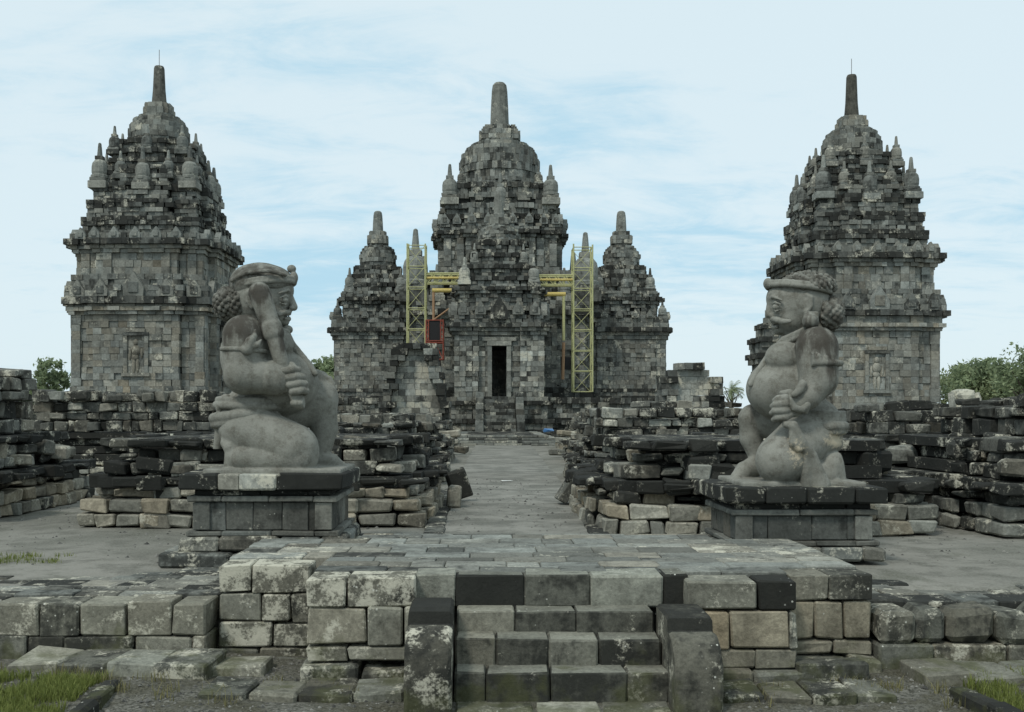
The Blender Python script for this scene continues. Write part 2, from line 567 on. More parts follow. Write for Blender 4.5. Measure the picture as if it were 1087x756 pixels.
def leaf_mat(name, a, b, thin=True):
    m, n, l, bs = nodes_of(name)
    t = NT(m.node_tree)
    at = n.new('ShaderNodeAttribute'); at.attribute_name = 'blk'
    sp = n.new('ShaderNodeSeparateColor'); l.new(at.outputs['Color'], sp.inputs[0])
    l.new(t.mix(sp.outputs[0], a, b), bs.inputs['Base Color'])
    bs.inputs['Roughness'].default_value = .7
    bs.inputs['Specular IOR Level'].default_value = .2
    if thin:
        tr = n.new('ShaderNodeBsdfTranslucent'); ms = n.new('ShaderNodeMixShader')
        l.new(bs.inputs['Base Color'].links[0].from_socket, tr.inputs['Color'])
        ms.inputs[0].default_value = .4
        l.new(bs.outputs[0], ms.inputs[1]); l.new(tr.outputs[0], ms.inputs[2])
        l.new(ms.outputs[0], n['Material Output'].inputs['Surface'])
    return m
M_LEAF = leaf_mat('tree_leaf', (.13, .17, .10), (.30, .36, .20))
M_LEAF2 = leaf_mat('tree_leaf_yellowish', (.15, .185, .10), (.33, .38, .21))
M_GRASS = leaf_mat('grass_blade', (.10, .13, .03), (.27, .30, .09))
M_DRY = leaf_mat('dry_weed', (.14, .13, .06), (.28, .26, .13))
M_PEB = leaf_mat('pebble', (.05, .05, .045), (.24, .235, .21), False)

# ------------------------------------------------------------------ ground, path
def fbm(x, y, s, o=0.0):
    return mnoise.fractal(Vector((x * s + o, y * s - o, o)), 1.0, 2.0, 4)
def build_ground():
    xs = [-1500, -400, -120, -60, -30, -16] + [x * .25 for x in range(-44, 53)] + [16, 30, 60, 120, 400, 1500]
    ys = [-60, -10, 0, 4, 5.5] + [6 + .12 * i for i in range(23)] + [8.8, 8.95, 9.05, 9.15, 9.25] + [9.0 + .4 * i for i in range(1, 32)] + [24, 30, 40, 55, 80, 120, 300, 800, 2000]
    v, f = [], []
    for y in ys:
        for x in xs:
            k = min(1, max(0, (y - 9.0) / .3))
            z = -.50 * (1 - k)
            if y < 9.3 and abs(x) < 14:
                z += (1 - k) * (.035 * fbm(x, y, .9) + .014 * fbm(x, y, 5.0, 3.0) - .03 * min(1, max(0, (7.4 - y) / 2)))
                z += (1 - k) * max(0, min(.06, (abs(x - .6) - 2.0) * .04))
            if k >= 1 and abs(x) < 14 and y < 22:
                z += .012 * fbm(x, y, .7) - .004
            v.append((x, y, z))
    nx = len(xs)
    for j in range(len(ys) - 1):
        for i in range(nx - 1):
            f.append((j * nx + i, j * nx + i + 1, (j + 1) * nx + i + 1, (j + 1) * nx + i))
    me = bpy.data.meshes.new('ground')
    me.from_pydata(v, [], f)
    me.polygons.foreach_set('use_smooth', [True] * len(me.polygons))
    o = link('ground', me, M_GROUND)
    tag(o, kind='structure')
build_ground()
def build_path():
    pts = [(10.9, -.62, 1.45), (13.4, -.60, 1.42), (16, -.60, 1.50), (20, -.62, 1.62), (26, -.66, 1.75), (34, -.65, 1.9), (44, -.55, 2.1), (52, -.5, 2.2)]
    v, f = [], []
    ny, nx = 140, 12
    for j in range(ny + 1):
        y = 10.9 + (52 - 10.9) * j / ny
        for k in range(len(pts) - 1):
            if pts[k][0] <= y <= pts[k + 1][0]:
                t = (y - pts[k][0]) / (pts[k + 1][0] - pts[k][0])
                l_ = pts[k][1] * (1 - t) + pts[k + 1][1] * t
                r_ = pts[k][2] * (1 - t) + pts[k + 1][2] * t
                break
        for i in range(nx + 1):
            x = l_ + (r_ - l_) * i / nx + (.05 * fbm(y, i, 1.3) if i in (0, nx) else 0)
            v.append((x, y, .028 + .012 * fbm(x, y, .9)))
    for j in range(ny):
        for i in range(nx):
            a = j * (nx + 1) + i
            f.append((a, a + 1, a + nx + 2, a + nx + 1))
    me = bpy.data.meshes.new('path')
    me.from_pydata(v, [], f)
    me.polygons.foreach_set('use_smooth', [True] * len(me.polygons))
    tag(link('path', me, M_PATH), kind='structure')
    for s, name in ((0, 'path_edging'), (1, 'path_edging')):
        m = MB()
        y = 12.0
        while y < 20.5:
            L = U(.5, .9)
            x = (-.66 - .02 * (y - 12)) if s == 0 else (1.44 + .028 * (y - 12))
            m.abox(x - .13, x + .13, y, y + L - .02, -.1, .045 + U(0, .015), attr('dark'), .012, .008)
            y += L
        tag(m.build(name, M_RUIN), kind='structure')
build_path()

# ------------------------------------------------------------------ small stupa (shared meshes)
def stupa_meshes(r, h, tag_, kind='roof', n=12):
    m = MB()
    m.abox(-r, r, -r, r, 0, .16 * h, attr(kind), .02)
    m.abox(-r * .86, r * .86, -r * .86, r * .86, .16 * h, .24 * h, attr(kind), .02)
    prof = [(r * .95, .24 * h), (r * .98, .29 * h), (r * .80, .31 * h), (r * .86, .36 * h), (r * .86, .48 * h), (r * .78, .56 * h), (r * .55, .62 * h), (r * .3, .64 * h)]
    m.lathe(prof, n, attr(kind), jit=.02)
    m.abox(-r * .42, r * .42, -r * .42, r * .42, .63 * h, .71 * h, attr(kind), .01)
    m2 = MB()
    m2.lathe([(r * .30, .71 * h), (r * .27, .76 * h), (r * .20, .92 * h), (r * .16, .985 * h), (r * .07, h)], 8, attr(kind))
    return m.mesh('roof_stupa'), m2.mesh('finial')
def antefix_mesh(w, h, t, kind='roof'):
    m = MB()
    pts = [(-w, 0), (w, 0), (w * 1.05, h * .35), (w * .62, h * .62), (0, h), (-w * .62, h * .62), (-w * 1.05, h * .35)]
    b = len(m.v); at = attr(kind)
    for y in (-t / 2, t / 2):
        for (x, z) in pts: m.v.append(Vector((x, y, z)))
    n = len(pts)
    m.f.append([b + i for i in range(n)]); m.a.append(at)
    m.f.append([b + n + i for i in range(n)][::-1]); m.a.append(at)
    for i in range(n):
        j = (i + 1) % n
        m.f.append([b + i, b + n + i, b + n + j, b + j]); m.a.append(at)
    m.box(Vector((0, -t / 2 - .02, h * .36)), Vector((1, 0, 0)), Vector((0, 1, 0)), Vector((0, 0, 1)), w * .5, .03, h * .22, attr(kind), .02)
    return m.mesh('antefix')
def put_stupa(meshes, parent, loc, mat, s=1.0):
    o = link('roof_stupa', meshes[0], mat, parent, loc, U(-.05, .05))
    o.scale = (s, s, s * U(.94, 1.06))
    link('finial', meshes[1], mat, o)
    return o
def antefixes(parent, mesh, mat, half, proj, b, z, xs, cx=0, cy=0, sides='FLR'):
    """antefixes standing along the cornice: xs are positions along a side"""
    for s in sides:
        for x in xs:
            d = half + (proj if abs(x) <= b else 0)
            if s == 'F': loc, rz = (cx + x, cy - d, z), 0
            elif s == 'R': loc, rz = (cx + d, cy + x, z), math.pi / 2
            else: loc, rz = (cx - d, cy - x, z), -math.pi / 2
            link('antefix', mesh, mat, parent, loc, rz)

def relief_figure(m, x, y, z, h, kind='tower'):
    """standing figure in low relief on a wall facing -Y"""
    a = attr(kind)
    def ell(c, r):
        prof = [(max(.001, math.cos(t)), math.sin(t)) for t in [(-.5 + i / 8) * math.pi for i in range(9)]]
        b = len(m.v); n = 8
        for (rr, zz) in prof:
            for i in range(n):
                t = 2 * math.pi * i / n
                m.v.append(Vector((c[0] + r[0] * rr * math.cos(t), c[1] + r[1] * rr * math.sin(t), c[2] + r[2] * zz)))
        for k in range(8):
            for i in range(n):
                j = (i + 1) % n
                m.f.append([b + k * n + i, b + k * n + j, b + (k + 1) * n + j, b + (k + 1) * n + i]); m.a.append(a)
    ell((x, y, z + h * .90), (h * .075, .10, h * .10))
    ell((x, y, z + h * .66), (h * .14, .10, h * .17))
    ell((x - .02 * h, y, z + h * .46), (h * .12, .09, h * .10))
    ell((x - .06 * h, y, z + h * .22), (h * .06, .08, h * .24))
    ell((x + .05 * h, y, z + h * .22), (h * .06, .08, h * .24))
    ell((x - .17 * h, y, z + h * .55), (h * .04, .07, h * .18))
    ell((x + .17 * h, y, z + h * .58), (h * .04, .07, h * .16))

# ------------------------------------------------------------------ flanking towers
def build_tower(label, cx, cy, Zb, dz_top, side, kw):
    """side = +1: porch on the +X face"""
    root = thing('temple_tower', label, 'temple', (cx, cy, 0))
    a, b, p = 2.82, 1.85, .30
    plan = lambda o: redent(a + o, b + o, p)
    K = dict(bl=.36, dep=.34, jit=.02, gap=.008, kind='tower', ch=.29)
    z = Zb   # keys: base, body top, slab bottom, slab top, band top, upper wall top, roof start, ...
    m = MB(); stack(m, plan, [(0, .7, .95, 'dark'), (.7, .9, 1.1, 'black'), (.9, z['base'] - .75, .6, 'tower'), (z['base'] - .75, z['base'] - .5, .72, 'tan'),
                              (z['base'] - .5, z['base'] - .2, .45, 'tan'), (z['base'] - .2, z['base'], .3, 'dark')], **K)
    m.build('base', M_TOWER, root)
    m = MB(); stack(m, plan, [(z['base'], z['base'] + .28, .10), (z['base'] + .28, z['body'], 0)], **K)
    wall = m.build('wall', M_TOWER, root)
    # corner pilasters
    for sgn in (-1, 1):
        for (fx, fy) in ((0, -1), (1, 0), (-1, 0)):
            m = MB()
            zz = z['base'] + .3
            while zz < z['body'] - .05:
                h = min(U(.26, .42), z['body'] - zz)
                s = sgn * (a - .16)
                wd = .17 if z['base'] + .6 < zz < z['body'] - .6 else .21
                if fx == 0: m.abox(s - wd, s + wd, -a - .09, -a - .005, zz, zz + h - .006, attr('tower'))
                else: m.abox(fx * (a + .005) if fx > 0 else -a - .09, fx * (a + .09) if fx > 0 else -a - .005, s - wd, s + wd, zz, zz + h - .006, attr('tower'))
                zz += h
            m.build('pilaster', M_TOWER, root)
    # niche with a worn relief figure on the front and outer faces
    m = MB()
    fy = -a - p
    zc = z['base'] + .85
    for s in (-1, 1):
        for i in range(5): m.abox(s * .45 - .08, s * .45 + .08, fy - .07, fy - .01, zc + i * .32, zc + i * .32 + .31, attr('tower'))
    m.abox(-.55, .55, fy - .10, fy - .012, zc + 1.6, zc + 1.74, attr('dark'))
    m.abox(-.40, .40, fy - .12, fy - .012, zc + 1.745, zc + 1.9, attr('tower'))
    m.abox(-.60, .60, fy - .12, fy - .012, zc - .15, zc - .005, attr('tower'))
    nic = m.build('niche', M_TOWER, root)
    m = MB(); relief_figure(m, 0, fy + .0, zc, 1.45); m.build('relief_figure', M_TOWER, nic, smooth=True)
    # cornice
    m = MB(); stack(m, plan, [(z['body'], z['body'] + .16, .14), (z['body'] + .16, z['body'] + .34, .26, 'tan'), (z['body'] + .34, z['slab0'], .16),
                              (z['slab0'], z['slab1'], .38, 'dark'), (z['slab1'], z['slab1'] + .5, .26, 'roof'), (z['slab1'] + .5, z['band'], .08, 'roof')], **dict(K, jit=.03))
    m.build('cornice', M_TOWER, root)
    am = antefix_mesh(.30, .75, .30, 'roof'); am2 = antefix_mesh(.22, .5, .25, 'roof')
    antefixes(root, am, M_TOWER, a + .25, p, b, z['slab1'] + .01, (-2.5, -1.4, 1.4, 2.5))
    antefixes(root, antefix_mesh(.42, 1.05, .3, 'tower'), M_TOWER, a + .22, p, b, z['slab1'] + .01, (0,))
    m = MB(); stack(m, plan, [(z['band'], z['uwall'], -.10)], **K); m.build('upper_wall', M_TOWER, root)
    for s in (-1.25, 1.25, -2.3, 2.3):
        m = MB()
        d = a - .1 + (p if abs(s) < 1.6 else 0)
        for i in range(3):
            h = (z['uwall'] - z['band']) / 3
            m.abox(s - .18, s + .18, -d - .08, -d - .01, z['band'] + i * h, z['band'] + (i + 1) * h - .01, attr('tower'))
        m.build('pilaster', M_TOWER, root)
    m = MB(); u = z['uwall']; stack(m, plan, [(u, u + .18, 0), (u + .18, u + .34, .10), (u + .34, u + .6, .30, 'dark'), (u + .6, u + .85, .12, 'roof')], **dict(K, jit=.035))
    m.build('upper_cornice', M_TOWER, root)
    antefixes(root, am2, M_TOWER, a + .06, p, b, u + .6, (-2.45, -1.75, -.9, 0, .9, 1.75, 2.45))
    # roof
    t0 = u + .85
    T1, T2, T3 = z['t1'], z['t2'], z['t3']
    plan2 = lambda o: redent(2.05 + o, 1.05 + o, .32)
    plan3 = lambda o: redent(1.50 + o, .75 + o, .22)
    Kr = dict(bl=.30, dep=.36, jit=.045, gap=.012, kind='roof', ch=.21)
    m = MB()
    n = 8
    prof = []
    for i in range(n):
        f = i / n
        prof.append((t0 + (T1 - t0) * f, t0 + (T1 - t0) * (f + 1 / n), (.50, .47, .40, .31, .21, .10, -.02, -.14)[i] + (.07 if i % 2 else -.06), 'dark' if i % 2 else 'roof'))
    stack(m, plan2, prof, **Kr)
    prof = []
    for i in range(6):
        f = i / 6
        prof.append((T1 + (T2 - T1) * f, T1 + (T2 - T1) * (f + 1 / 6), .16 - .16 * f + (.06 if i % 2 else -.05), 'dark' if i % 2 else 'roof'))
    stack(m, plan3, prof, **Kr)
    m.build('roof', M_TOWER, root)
    sm = stupa_meshes(.40, 1.95, 't'); sm2 = stupa_meshes(.29, 1.35, 't')
    e = 1.98
    for (x, y) in ((-e, -e), (e, -e), (e, e), (-e, e)): put_stupa(sm, root, (x, y, T1 - 1.05), M_TOWER, 1.0)
    for (x, y) in ((0, -2.25), (2.25, 0), (0, 2.25), (-2.25, 0)): put_stupa(sm, root, (x, y, T1 - 1.15), M_TOWER, .95)
    for s in (-1, 1):
        for (x, y) in ((s * 1.05, -2.02), (s * 1.05, 2.02), (-2.02, s * 1.05), (2.02, s * 1.05)): put_stupa(sm2, root, (x, y, T1 - .62), M_TOWER, 1.0)
    e = 1.5
    for (x, y) in ((-e, -e), (e, -e), (e, e), (-e, e), (0, -1.68), (1.68, 0), (0, 1.68), (-1.68, 0)): put_stupa(sm2, root, (x, y, T2 - .72), M_TOWER, 1.0)
    # bell dome of rings of blocks
    m = MB()
    H = T3 - T2
    for (f0, f1, r) in ((0, .16, 1.36), (.16, .33, 1.38), (.33, .5, 1.36), (.5, .66, 1.30), (.66, .82, 1.16), (.82, .93, .95), (.93, 1.0, .74)):
        ring(m, ngon(r, 24), T2 + H * f0, T2 + H * f1, bl=.5, dep=.35, jit=.015, gap=.007, kind='roof')
    m.build('dome', M_TOWER, root)
    m = MB(); stack(m, lambda o: redent(.56 + o, .38 + o, .08), [(T3, T3 + .28, 0), (T3 + .28, T3 + .5, -.06)], bl=.4, dep=.3, jit=.01, gap=.006, kind='tower', ch=.28)
    m.build('spire_block', M_TOWER, root)
    top = z['top']
    m = MB(); m.lathe([(.36, T3 + .5), (.33, T3 + .62), (.28, T3 + 1.2), (.235, top - .12), (.20, top - .02), (.1, top)], 8, attr('smooth'))
    sp = m.build('spire', M_TOWER, root)
    m = MB(); m.tube((0, 0, top - .05), (0, 0, top + .75), .016, 5); m.build('lightning_rod', M_STEEL, sp)
    # porch towards the axis
    m = MB()
    px0 = side * (a + p + .05); px1 = side * (a + p + 1.35)
    xa, xb = min(px0, px1), max(px0, px1)
    pl = lambda o: rect(xa - o, xb + o, -1.05 - o, 1.05 + o)
    pb = z['base']
    stack(m, pl, [(0, pb - .3, .35, 'dark'), (pb - .3, pb, .2), (pb, z['body'] - 1.35, 0), (z['body'] - 1.35, z['body'] - 1.1, .14), (z['body'] - 1.1, z['body'] - .85, .25, 'dark'),
                  (z['body'] - .85, z['body'] - .35, .05, 'roof'), (z['body'] - .35, z['body'] - .1, .18, 'dark')], **dict(K, jit=.04))
    po = m.build('porch', M_TOWER, root)
    m = MB()
    q = z['body'] - .1
    stack(m, lambda o: rect(xa + .2 - o, xb - .15 + o, -.75 - o, .75 + o), [(q, q + .4, 0, 'roof'), (q + .4, q + .65, .12, 'dark'), (q + .65, q + 1.0, -.2, 'roof'), (q + 1.0, q + 1.35, -.33, 'roof')], **dict(K, jit=.04))
    pr = m.build('porch_roof', M_TOWER, po)
    m = MB(); m.lathe([(.2, q + 1.34), (.17, q + 1.6), (.12, q + 2.2), (.05, q + 2.28)], 8, attr('roof'), ((xa + xb) / 2, 0)); m.build('finial', M_TOWER, po)
    return root
ZL = dict(base=2.45, body=5.8, slab0=6.25, slab1=6.55, band=7.55, uwall=8.46, t1=12.45, t2=13.75, t3=15.2, top=17.5)
ZR = dict(base=1.75, body=5.2, slab0=5.85, slab1=6.1, band=7.05, uwall=8.05, t1=12.25, t2=13.5, t3=14.95, top=17.5)
TWL = build_tower('tall temple tower with spire on the left, behind the statue facing right', -15.0, 47.0, ZL, 0, 1, None)
TWR = build_tower('tall temple tower with spire on the right, behind the statue facing left', 17.2, 48.2, ZR, 0, -1, None)

# ------------------------------------------------------------------ main temple
def roof_group(root, cx, cy, levels, mat, K, dome, harm, spire, stup, name='roof', parent_dome=None):
    m = MB()
    for (plan, prof) in levels: stack(m, plan, prof, **K)
    rf = m.build(name, mat, root)
    return rf
def dome_spire(root, cx, cy, z0, z1, r, hz, hr, sz, sr, mat, bl, names=('dome', 'spire_block', 'spire'), square=False):
    m = MB(); H = z1 - z0
    for (f0, f1, k) in ((0, .18, .97), (.18, .36, 1.0), (.36, .54, 1.0), (.54, .68, .96), (.68, .80, .88), (.80, .91, .74), (.91, 1.0, .55)):
        n = max(1, int(round(H * (f1 - f0) / .42)))
        for i in range(n):
            ring(m, ngon(r * k, 26), z0 + H * (f0 + (f1 - f0) * i / n), z0 + H * (f0 + (f1 - f0) * (i + 1) / n), bl=bl * .85, dep=.4, jit=.035, gap=.012, kind='roof')
    d = m.build(names[0], mat, root)
    m = MB(); stack(m, lambda o: redent(hr + o, hr * .6 + o, hr * .12, cx * 0, 0), [(z1, z1 + (hz - z1) * .65, 0), (z1 + (hz - z1) * .65, hz, -hr * .2)], bl=bl, dep=.35, jit=.02, gap=.01, kind='far', ch=.4)
    s = m.build(names[1], mat, root)
    m = MB()
    L = sz - hz
    m.lathe([(sr * 1.12, hz), (sr, hz + L * .05), (sr * .94, hz + L * .4), (sr * .84, hz + L * .78), (sr * .74, hz + L * .92), (sr * .5, hz + L * .98), (sr * .15, sz)], 10, attr('far'))
    p = m.build(names[2], mat, root)
    for o in (d, s, p): o.location = (cx, cy, 0)

def build_main():
    CX, CY = 1.05, 80.0
    root = thing('main_temple', 'largest temple at the end of the path, with open doorway and side chambers', 'temple', (CX, CY, 0))
    K = dict(bl=.42, dep=.4, jit=.03, gap=.012, kind='far', ch=.33)
    Kr = dict(bl=.38, dep=.42, jit=.085, gap=.016, kind='roof', ch=.28)
    # terrace under everything
    m = MB()
    stack(m, lambda o: redent(12.8 + o, 6.0 + o, 2.2, 0, 0, 10.0 + o), [(0, .9, .5, 'dark'), (.9, 1.25, .75, 'black'), (1.25, 2.2, .3, 'far'), (2.2, 2.6, .55, 'dark')], **dict(K, jit=.06))
    m.build('terrace', M_FAR, root)
    # central body
    body = lambda o: redent(6.1 + o, 4.0 + o, .8)
    m = MB(); stack(m, body, [(2.6, 3.4, .5, 'dark'), (3.4, 8.3, 0), (8.3, 8.6, .25), (8.6, 9.0, .5, 'dark'), (9.0, 9.6, .3, 'roof')], **K)
    m.build('wall', M_FAR, root)
    m = MB()
    low = lambda o: redent(5.3 + o, 3.2 + o, .7)
    stack(m, low, [(9.6, 10.2, .35), (10.2, 10.6, .55, 'dark'), (10.6, 11.2, .15), (11.2, 11.6, .30, 'dark'), (11.6, 12.0, -.1)], **Kr)
    m.build('lower_roof', M_FAR, root)
    m = MB()
    up = lambda o: redent(4.25 + o, 2.6 + o, .5)
    stack(m, up, [(12.0, 12.35, .12), (12.35, 14.5, -.05)], **K); m.build('upper_wall', M_FAR, root)
    for s in (-3.9, -2.95, 2.95, 3.9):
        m = MB()
        for i in range(5): m.abox(s - .26, s + .26, -4.36, -4.215, 12.4 + i * .42, 12.81 + i * .42, attr('far'))
        m.build('pilaster', M_FAR, root)
    m = MB(); stack(m, up, [(14.5, 14.75, .12), (14.75, 15.05, .38, 'dark'), (15.05, 15.5, .22, 'roof')], **Kr); m.build('upper_cornice', M_FAR, root)
    af = antefix_mesh(.30, .8, .35)
    antefixes(root, af, M_FAR, 4.25 + .2, .5, 2.6, 15.5, (-4.1, -3.2, -2.1, -.9, .9, 2.1, 3.2, 4.1))
    # roof tiers
    m = MB()
    pl = lambda o: redent(3.55 + o, 1.9 + o, .45)
    prof = []
    for i in range(8):
        f = i / 8
        prof.append((15.5 + 3.2 * f, 15.5 + 3.2 * (f + .125), .62 - .52 * f + (.12 if i % 2 else -.06), 'dark' if i % 3 == 1 else 'roof'))
    stack(m, pl, prof, **Kr)
    stack(m, lambda o: ngon(3.05 + o, 30), [(18.7, 19.1, .05), (19.1, 19.4, .12)], **Kr)
    m.build('roof', M_FAR, root)
    sm = stupa_meshes(.64, 2.9, 'm'); sm2 = stupa_meshes(.42, 1.95, 'm')
    e = 3.75
    for (x, y) in ((-e, -e), (e, -e), (e, e), (-e, e)): put_stupa(sm, root, (x, y, 17.0), M_FAR, 1.05)
    for s in (-1, 1):
        for (x, y) in ((s * 1.75, -3.9), (s * 1.75, 3.9), (-3.9, s * 1.75), (3.9, s * 1.75)): put_stupa(sm2, root, (x, y, 17.3), M_FAR, 1.1)
    for (x, y) in ((0, -4.0), (4.0, 0), (0, 4.0), (-4.0, 0)): put_stupa(sm, root, (x, y, 16.5), M_FAR, .95)
    e = 2.9
    for (x, y) in ((-e, -e), (e, -e), (e, e), (-e, e)): put_stupa(sm2, root, (x, y, 18.5), M_FAR, .9)
    dome_spire(root, 0, 0, 19.4, 22.65, 3.12, 23.8, 1.42, 27.4, .76, M_FAR, .5)
    # shoulder stupas on the body corners
    st = stupa_meshes(1.05, 5.2, 'm')
    for (x, y) in ((-6.2, -5.2), (6.2, -5.2), (6.2, 5.2), (-6.2, 5.2)): put_stupa(st, root, (x, y, 9.6), M_FAR, 1.02)
    for (x, y) in ((-4.6, -5.9), (4.6, -5.9)): put_stupa(sm, root, (x, y, 9.6), M_FAR, .9)
    # niches in the body front
    for s in (-1, 1):
        m = MB()
        x = s * 4.7
        for q in (-.55, .55):
            for i in range(6): m.abox(x + q - .15, x + q + .15, -6.26, -6.115, 3.6 + i * .42, 4.01 + i * .42, attr('far'))
        m.abox(x - .8, x + .8, -6.32, -6.12, 6.13, 6.45, attr('dark'))
        m.abox(x - .55, x + .55, -6.30, -6.12, 6.46, 6.8, attr('far'))
        nf = m.build('niche', M_FAR, root)
        m = MB(); m.abox(x - .36, x + .36, -6.16, -6.105, 4.7, 5.6, attr('black')); m.build('niche_shade_panel', M_BLACKC, nf)  # near-black panel paints the shade of an opening that is not cut
    # side chambers
    def chamber(cx, cy, name):
        c = MB()
        pl = lambda o: redent(2.95 + o, 2.2 + o, .18, cx, cy)
        stack(c, pl, [(2.6, 2.85, .55, 'dark'), (2.85, 3.15, .32), (3.15, 3.4, .42, 'dark'), (3.4, 3.7, .1), (3.7, 7.1, 0), (7.1, 7.4, .12), (7.4, 7.65, .22), (7.65, 8.0, .45, 'dark'), (8.0, 8.7, .18, 'roof')], **K)
        ch = c.build(name, M_FAR, root)
        c = MB()
        p2 = lambda o: redent(2.35 + o, 1.5 + o, .22, cx, cy)
        p3 = lambda o: redent(1.75 + o, 1.0 + o, .22, cx, cy)
        stack(c, p2, [(8.7, 9.8, 0), (9.8, 10.05, .12), (10.05, 10.35, .35, 'dark'), (10.35, 10.8, .12)], **Kr)
        prof = []
        for i in range(6):
            f = i / 6
            prof.append((10.8 + 2.1 * f, 10.8 + 2.1 * (f + 1 / 6), .35 - .75 * f + (.12 if i % 2 else -.04), 'dark' if i % 2 else 'roof'))
        stack(c, p3, prof, **Kr)
        c.build('chamber_roof', M_FAR, ch)
        s1 = stupa_meshes(.42, 2.0, 'm'); s2 = stupa_meshes(.36, 1.5, 'm')
        for (x, y) in ((-1.95, -1.95), (1.95, -1.95), (1.95, 1.95), (-1.95, 1.95)): put_stupa(s1, ch, (cx + x, cy + y, 10.7), M_FAR)
        for (x, y) in ((0, -2.1), (2.1, 0), (-2.1, 0)): put_stupa(s2, ch, (cx + x, cy + y, 10.75), M_FAR)
        for (x, y) in ((-1.3, -1.4), (1.3, -1.4)): put_stupa(s2, ch, (cx + x, cy + y, 11.6), M_FAR, .8)
        for (x, y) in ((-2.75, -2.75), (2.75, -2.75)): put_stupa(s2, ch, (cx + x, cy + y, 8.6), M_FAR)
        a2 = antefix_mesh(.26, .6, .3)
        antefixes(ch, a2, M_FAR, 2.95 + .2, .18, 2.2, 8.7, (-1.7, -.6, .6, 1.7), cx, cy)
        dome_spire(ch, cx, cy, 12.9, 14.7, 1.42, 15.7, .72, 17.35, .42, M_FAR, .42)
        return ch
    chamber(-9.5, 0, 'side_chamber'); chamber(9.5, 0, 'side_chamber')
    for s in (-1, 1):
        m = MB(); x0, x1 = sorted((s * 6.0, s * 7.0))
        stack(m, lambda o: rect(x0, x1, -1.9 - o, 1.9 + o), [(2.6, 7.2, 0), (7.2, 7.7, .25, 'dark'), (7.7, 8.4, 0, 'roof'), (8.4, 9.2, -.4, 'roof'), (9.2, 10.0, -.9, 'roof')], **K)
        m.build('vestibule', M_FAR, root)
    # gate chamber with the doorway
    gx, gy = -.2, -11.0
    g = MB()
    hw, hd = 2.9, 3.0
    nt = .50
    def gate_plan(o):
        x0, x1, y0, y1 = gx - hw - o, gx + hw + o, gy - hd - o, gy + hd + o
        return [(x0, y0), (gx - 1.35, y0), (gx - 1.35, y0 + .35), (gx + 1.35, y0 + .35), (gx + 1.35, y0), (x1, y0), (x1, y1), (x0, y1)]
    def gate_door(o):
        x0, x1, y0, y1 = gx - hw - o, gx + hw + o, gy - hd - o, gy + hd + o
        return [(x0, y0), (gx - 1.35, y0), (gx - 1.35, y0 + .35), (gx - nt, y0 + .35), (gx - nt, y1 - 1.2), (gx + nt, y1 - 1.2), (gx + nt, y0 + .35), (gx + 1.35, y0 + .35), (gx + 1.35, y0), (x1, y0), (x1, y1), (x0, y1)]
    stack(g, gate_plan, [(0, .5, .75, 'dark'), (.5, .9, .5), (.9, 1.2, .65, 'dark'), (1.2, 2.1, .2), (2.1, 2.35, .4, 'dark'), (2.35, 2.62, .25)], **K)
    stack(g, gate_door, [(2.62, 5.9, 0)], **dict(K, kind=lambda x, y, z: 'pale' if (x > gx + 1.35 and R() < .45 and 3.4 < z < 6.2) or R() < .04 else 'far'))
    stack(g, gate_plan, [(5.9, 6.6, 0), (6.6, 6.85, .15), (6.85, 7.1, .3), (7.1, 7.4, .5, 'dark')], **K)
    gate = g.build('gate_chamber', M_FAR, root)
    f = MB(); y0 = gy - hd + .35
    for s in (-1, 1):
        for i in range(4): f.abox(gx + s * .62 - .14, gx + s * .62 + .14, y0 - .16, y0 - .005, 2.64 + i * .82, 3.45 + i * .82, attr('far'))
    f.abox(gx - .78, gx + .78, y0 - .20, y0 - .006, 5.93, 6.22, attr('far'))
    f.abox(gx - 1.1, gx + 1.1, y0 - .16, y0 - .006, 6.24, 6.48, attr('far'))
    f.abox(gx - .8, gx + .8, y0 - .5, y0 - .006, 2.45, 2.63, attr('far'))
    f.build('door_frame', M_FAR, gate)
    m = MB()
    gp = lambda h: (lambda o: redent(h + o, h * .6 + o, .2, gx, gy))
    stack(m, gp(2.62), [(7.4, 7.9, .3, 'roof'), (7.9, 8.5, .05, 'roof'), (8.5, 9.3, -.05, 'far'), (9.3, 9.5, .1), (9.5, 9.75, .3, 'dark')], **Kr)
    stack(m, gp(2.0), [(9.75, 10.2, .2), (10.2, 10.5, .35, 'dark'), (10.5, 11.0, -.05), (11.0, 11.3, .12, 'dark')], **Kr)
    stack(m, gp(1.45), [(11.3, 11.8, .2), (11.8, 12.1, .35, 'dark'), (12.1, 12.6, .1), (12.6, 13.0, .2, 'dark')], **Kr)
    m.build('gate_roof', M_FAR, gate)
    dome_spire(gate, gx, gy, 13.0, 14.2, 1.4, 14.9, .62, 16.65, .36, M_FAR, .4)
    gs = stupa_meshes(.42, 1.9, 'm'); ps = stupa_meshes(.42, 1.75, 'm', 'pale')
    put_stupa(ps, gate, (gx - 2.25, gy - 2.3, 9.9), M_FAR)['label'] = 'small pale new stone stupa on gate roof'
    put_stupa(gs, gate, (gx + 2.25, gy - 2.3, 9.75), M_FAR)
    for (x, y) in ((-1.6, -1.6), (1.6, -1.6)): put_stupa(gs, gate, (gx + x, gy + y, 11.2), M_FAR, .8)
    antefixes(gate, antefix_mesh(.34, .9, .4), M_FAR, 2.62 + .3, .2, 1.6, 7.9, (-2.3, -1.2, 1.2, 2.3), gx, gy)
    antefixes(gate, antefix_mesh(.55, 1.5, .45, 'dark'), M_FAR, 2.62 + .3, .2, 1.6, 7.6, (0,), gx, gy, 'F')
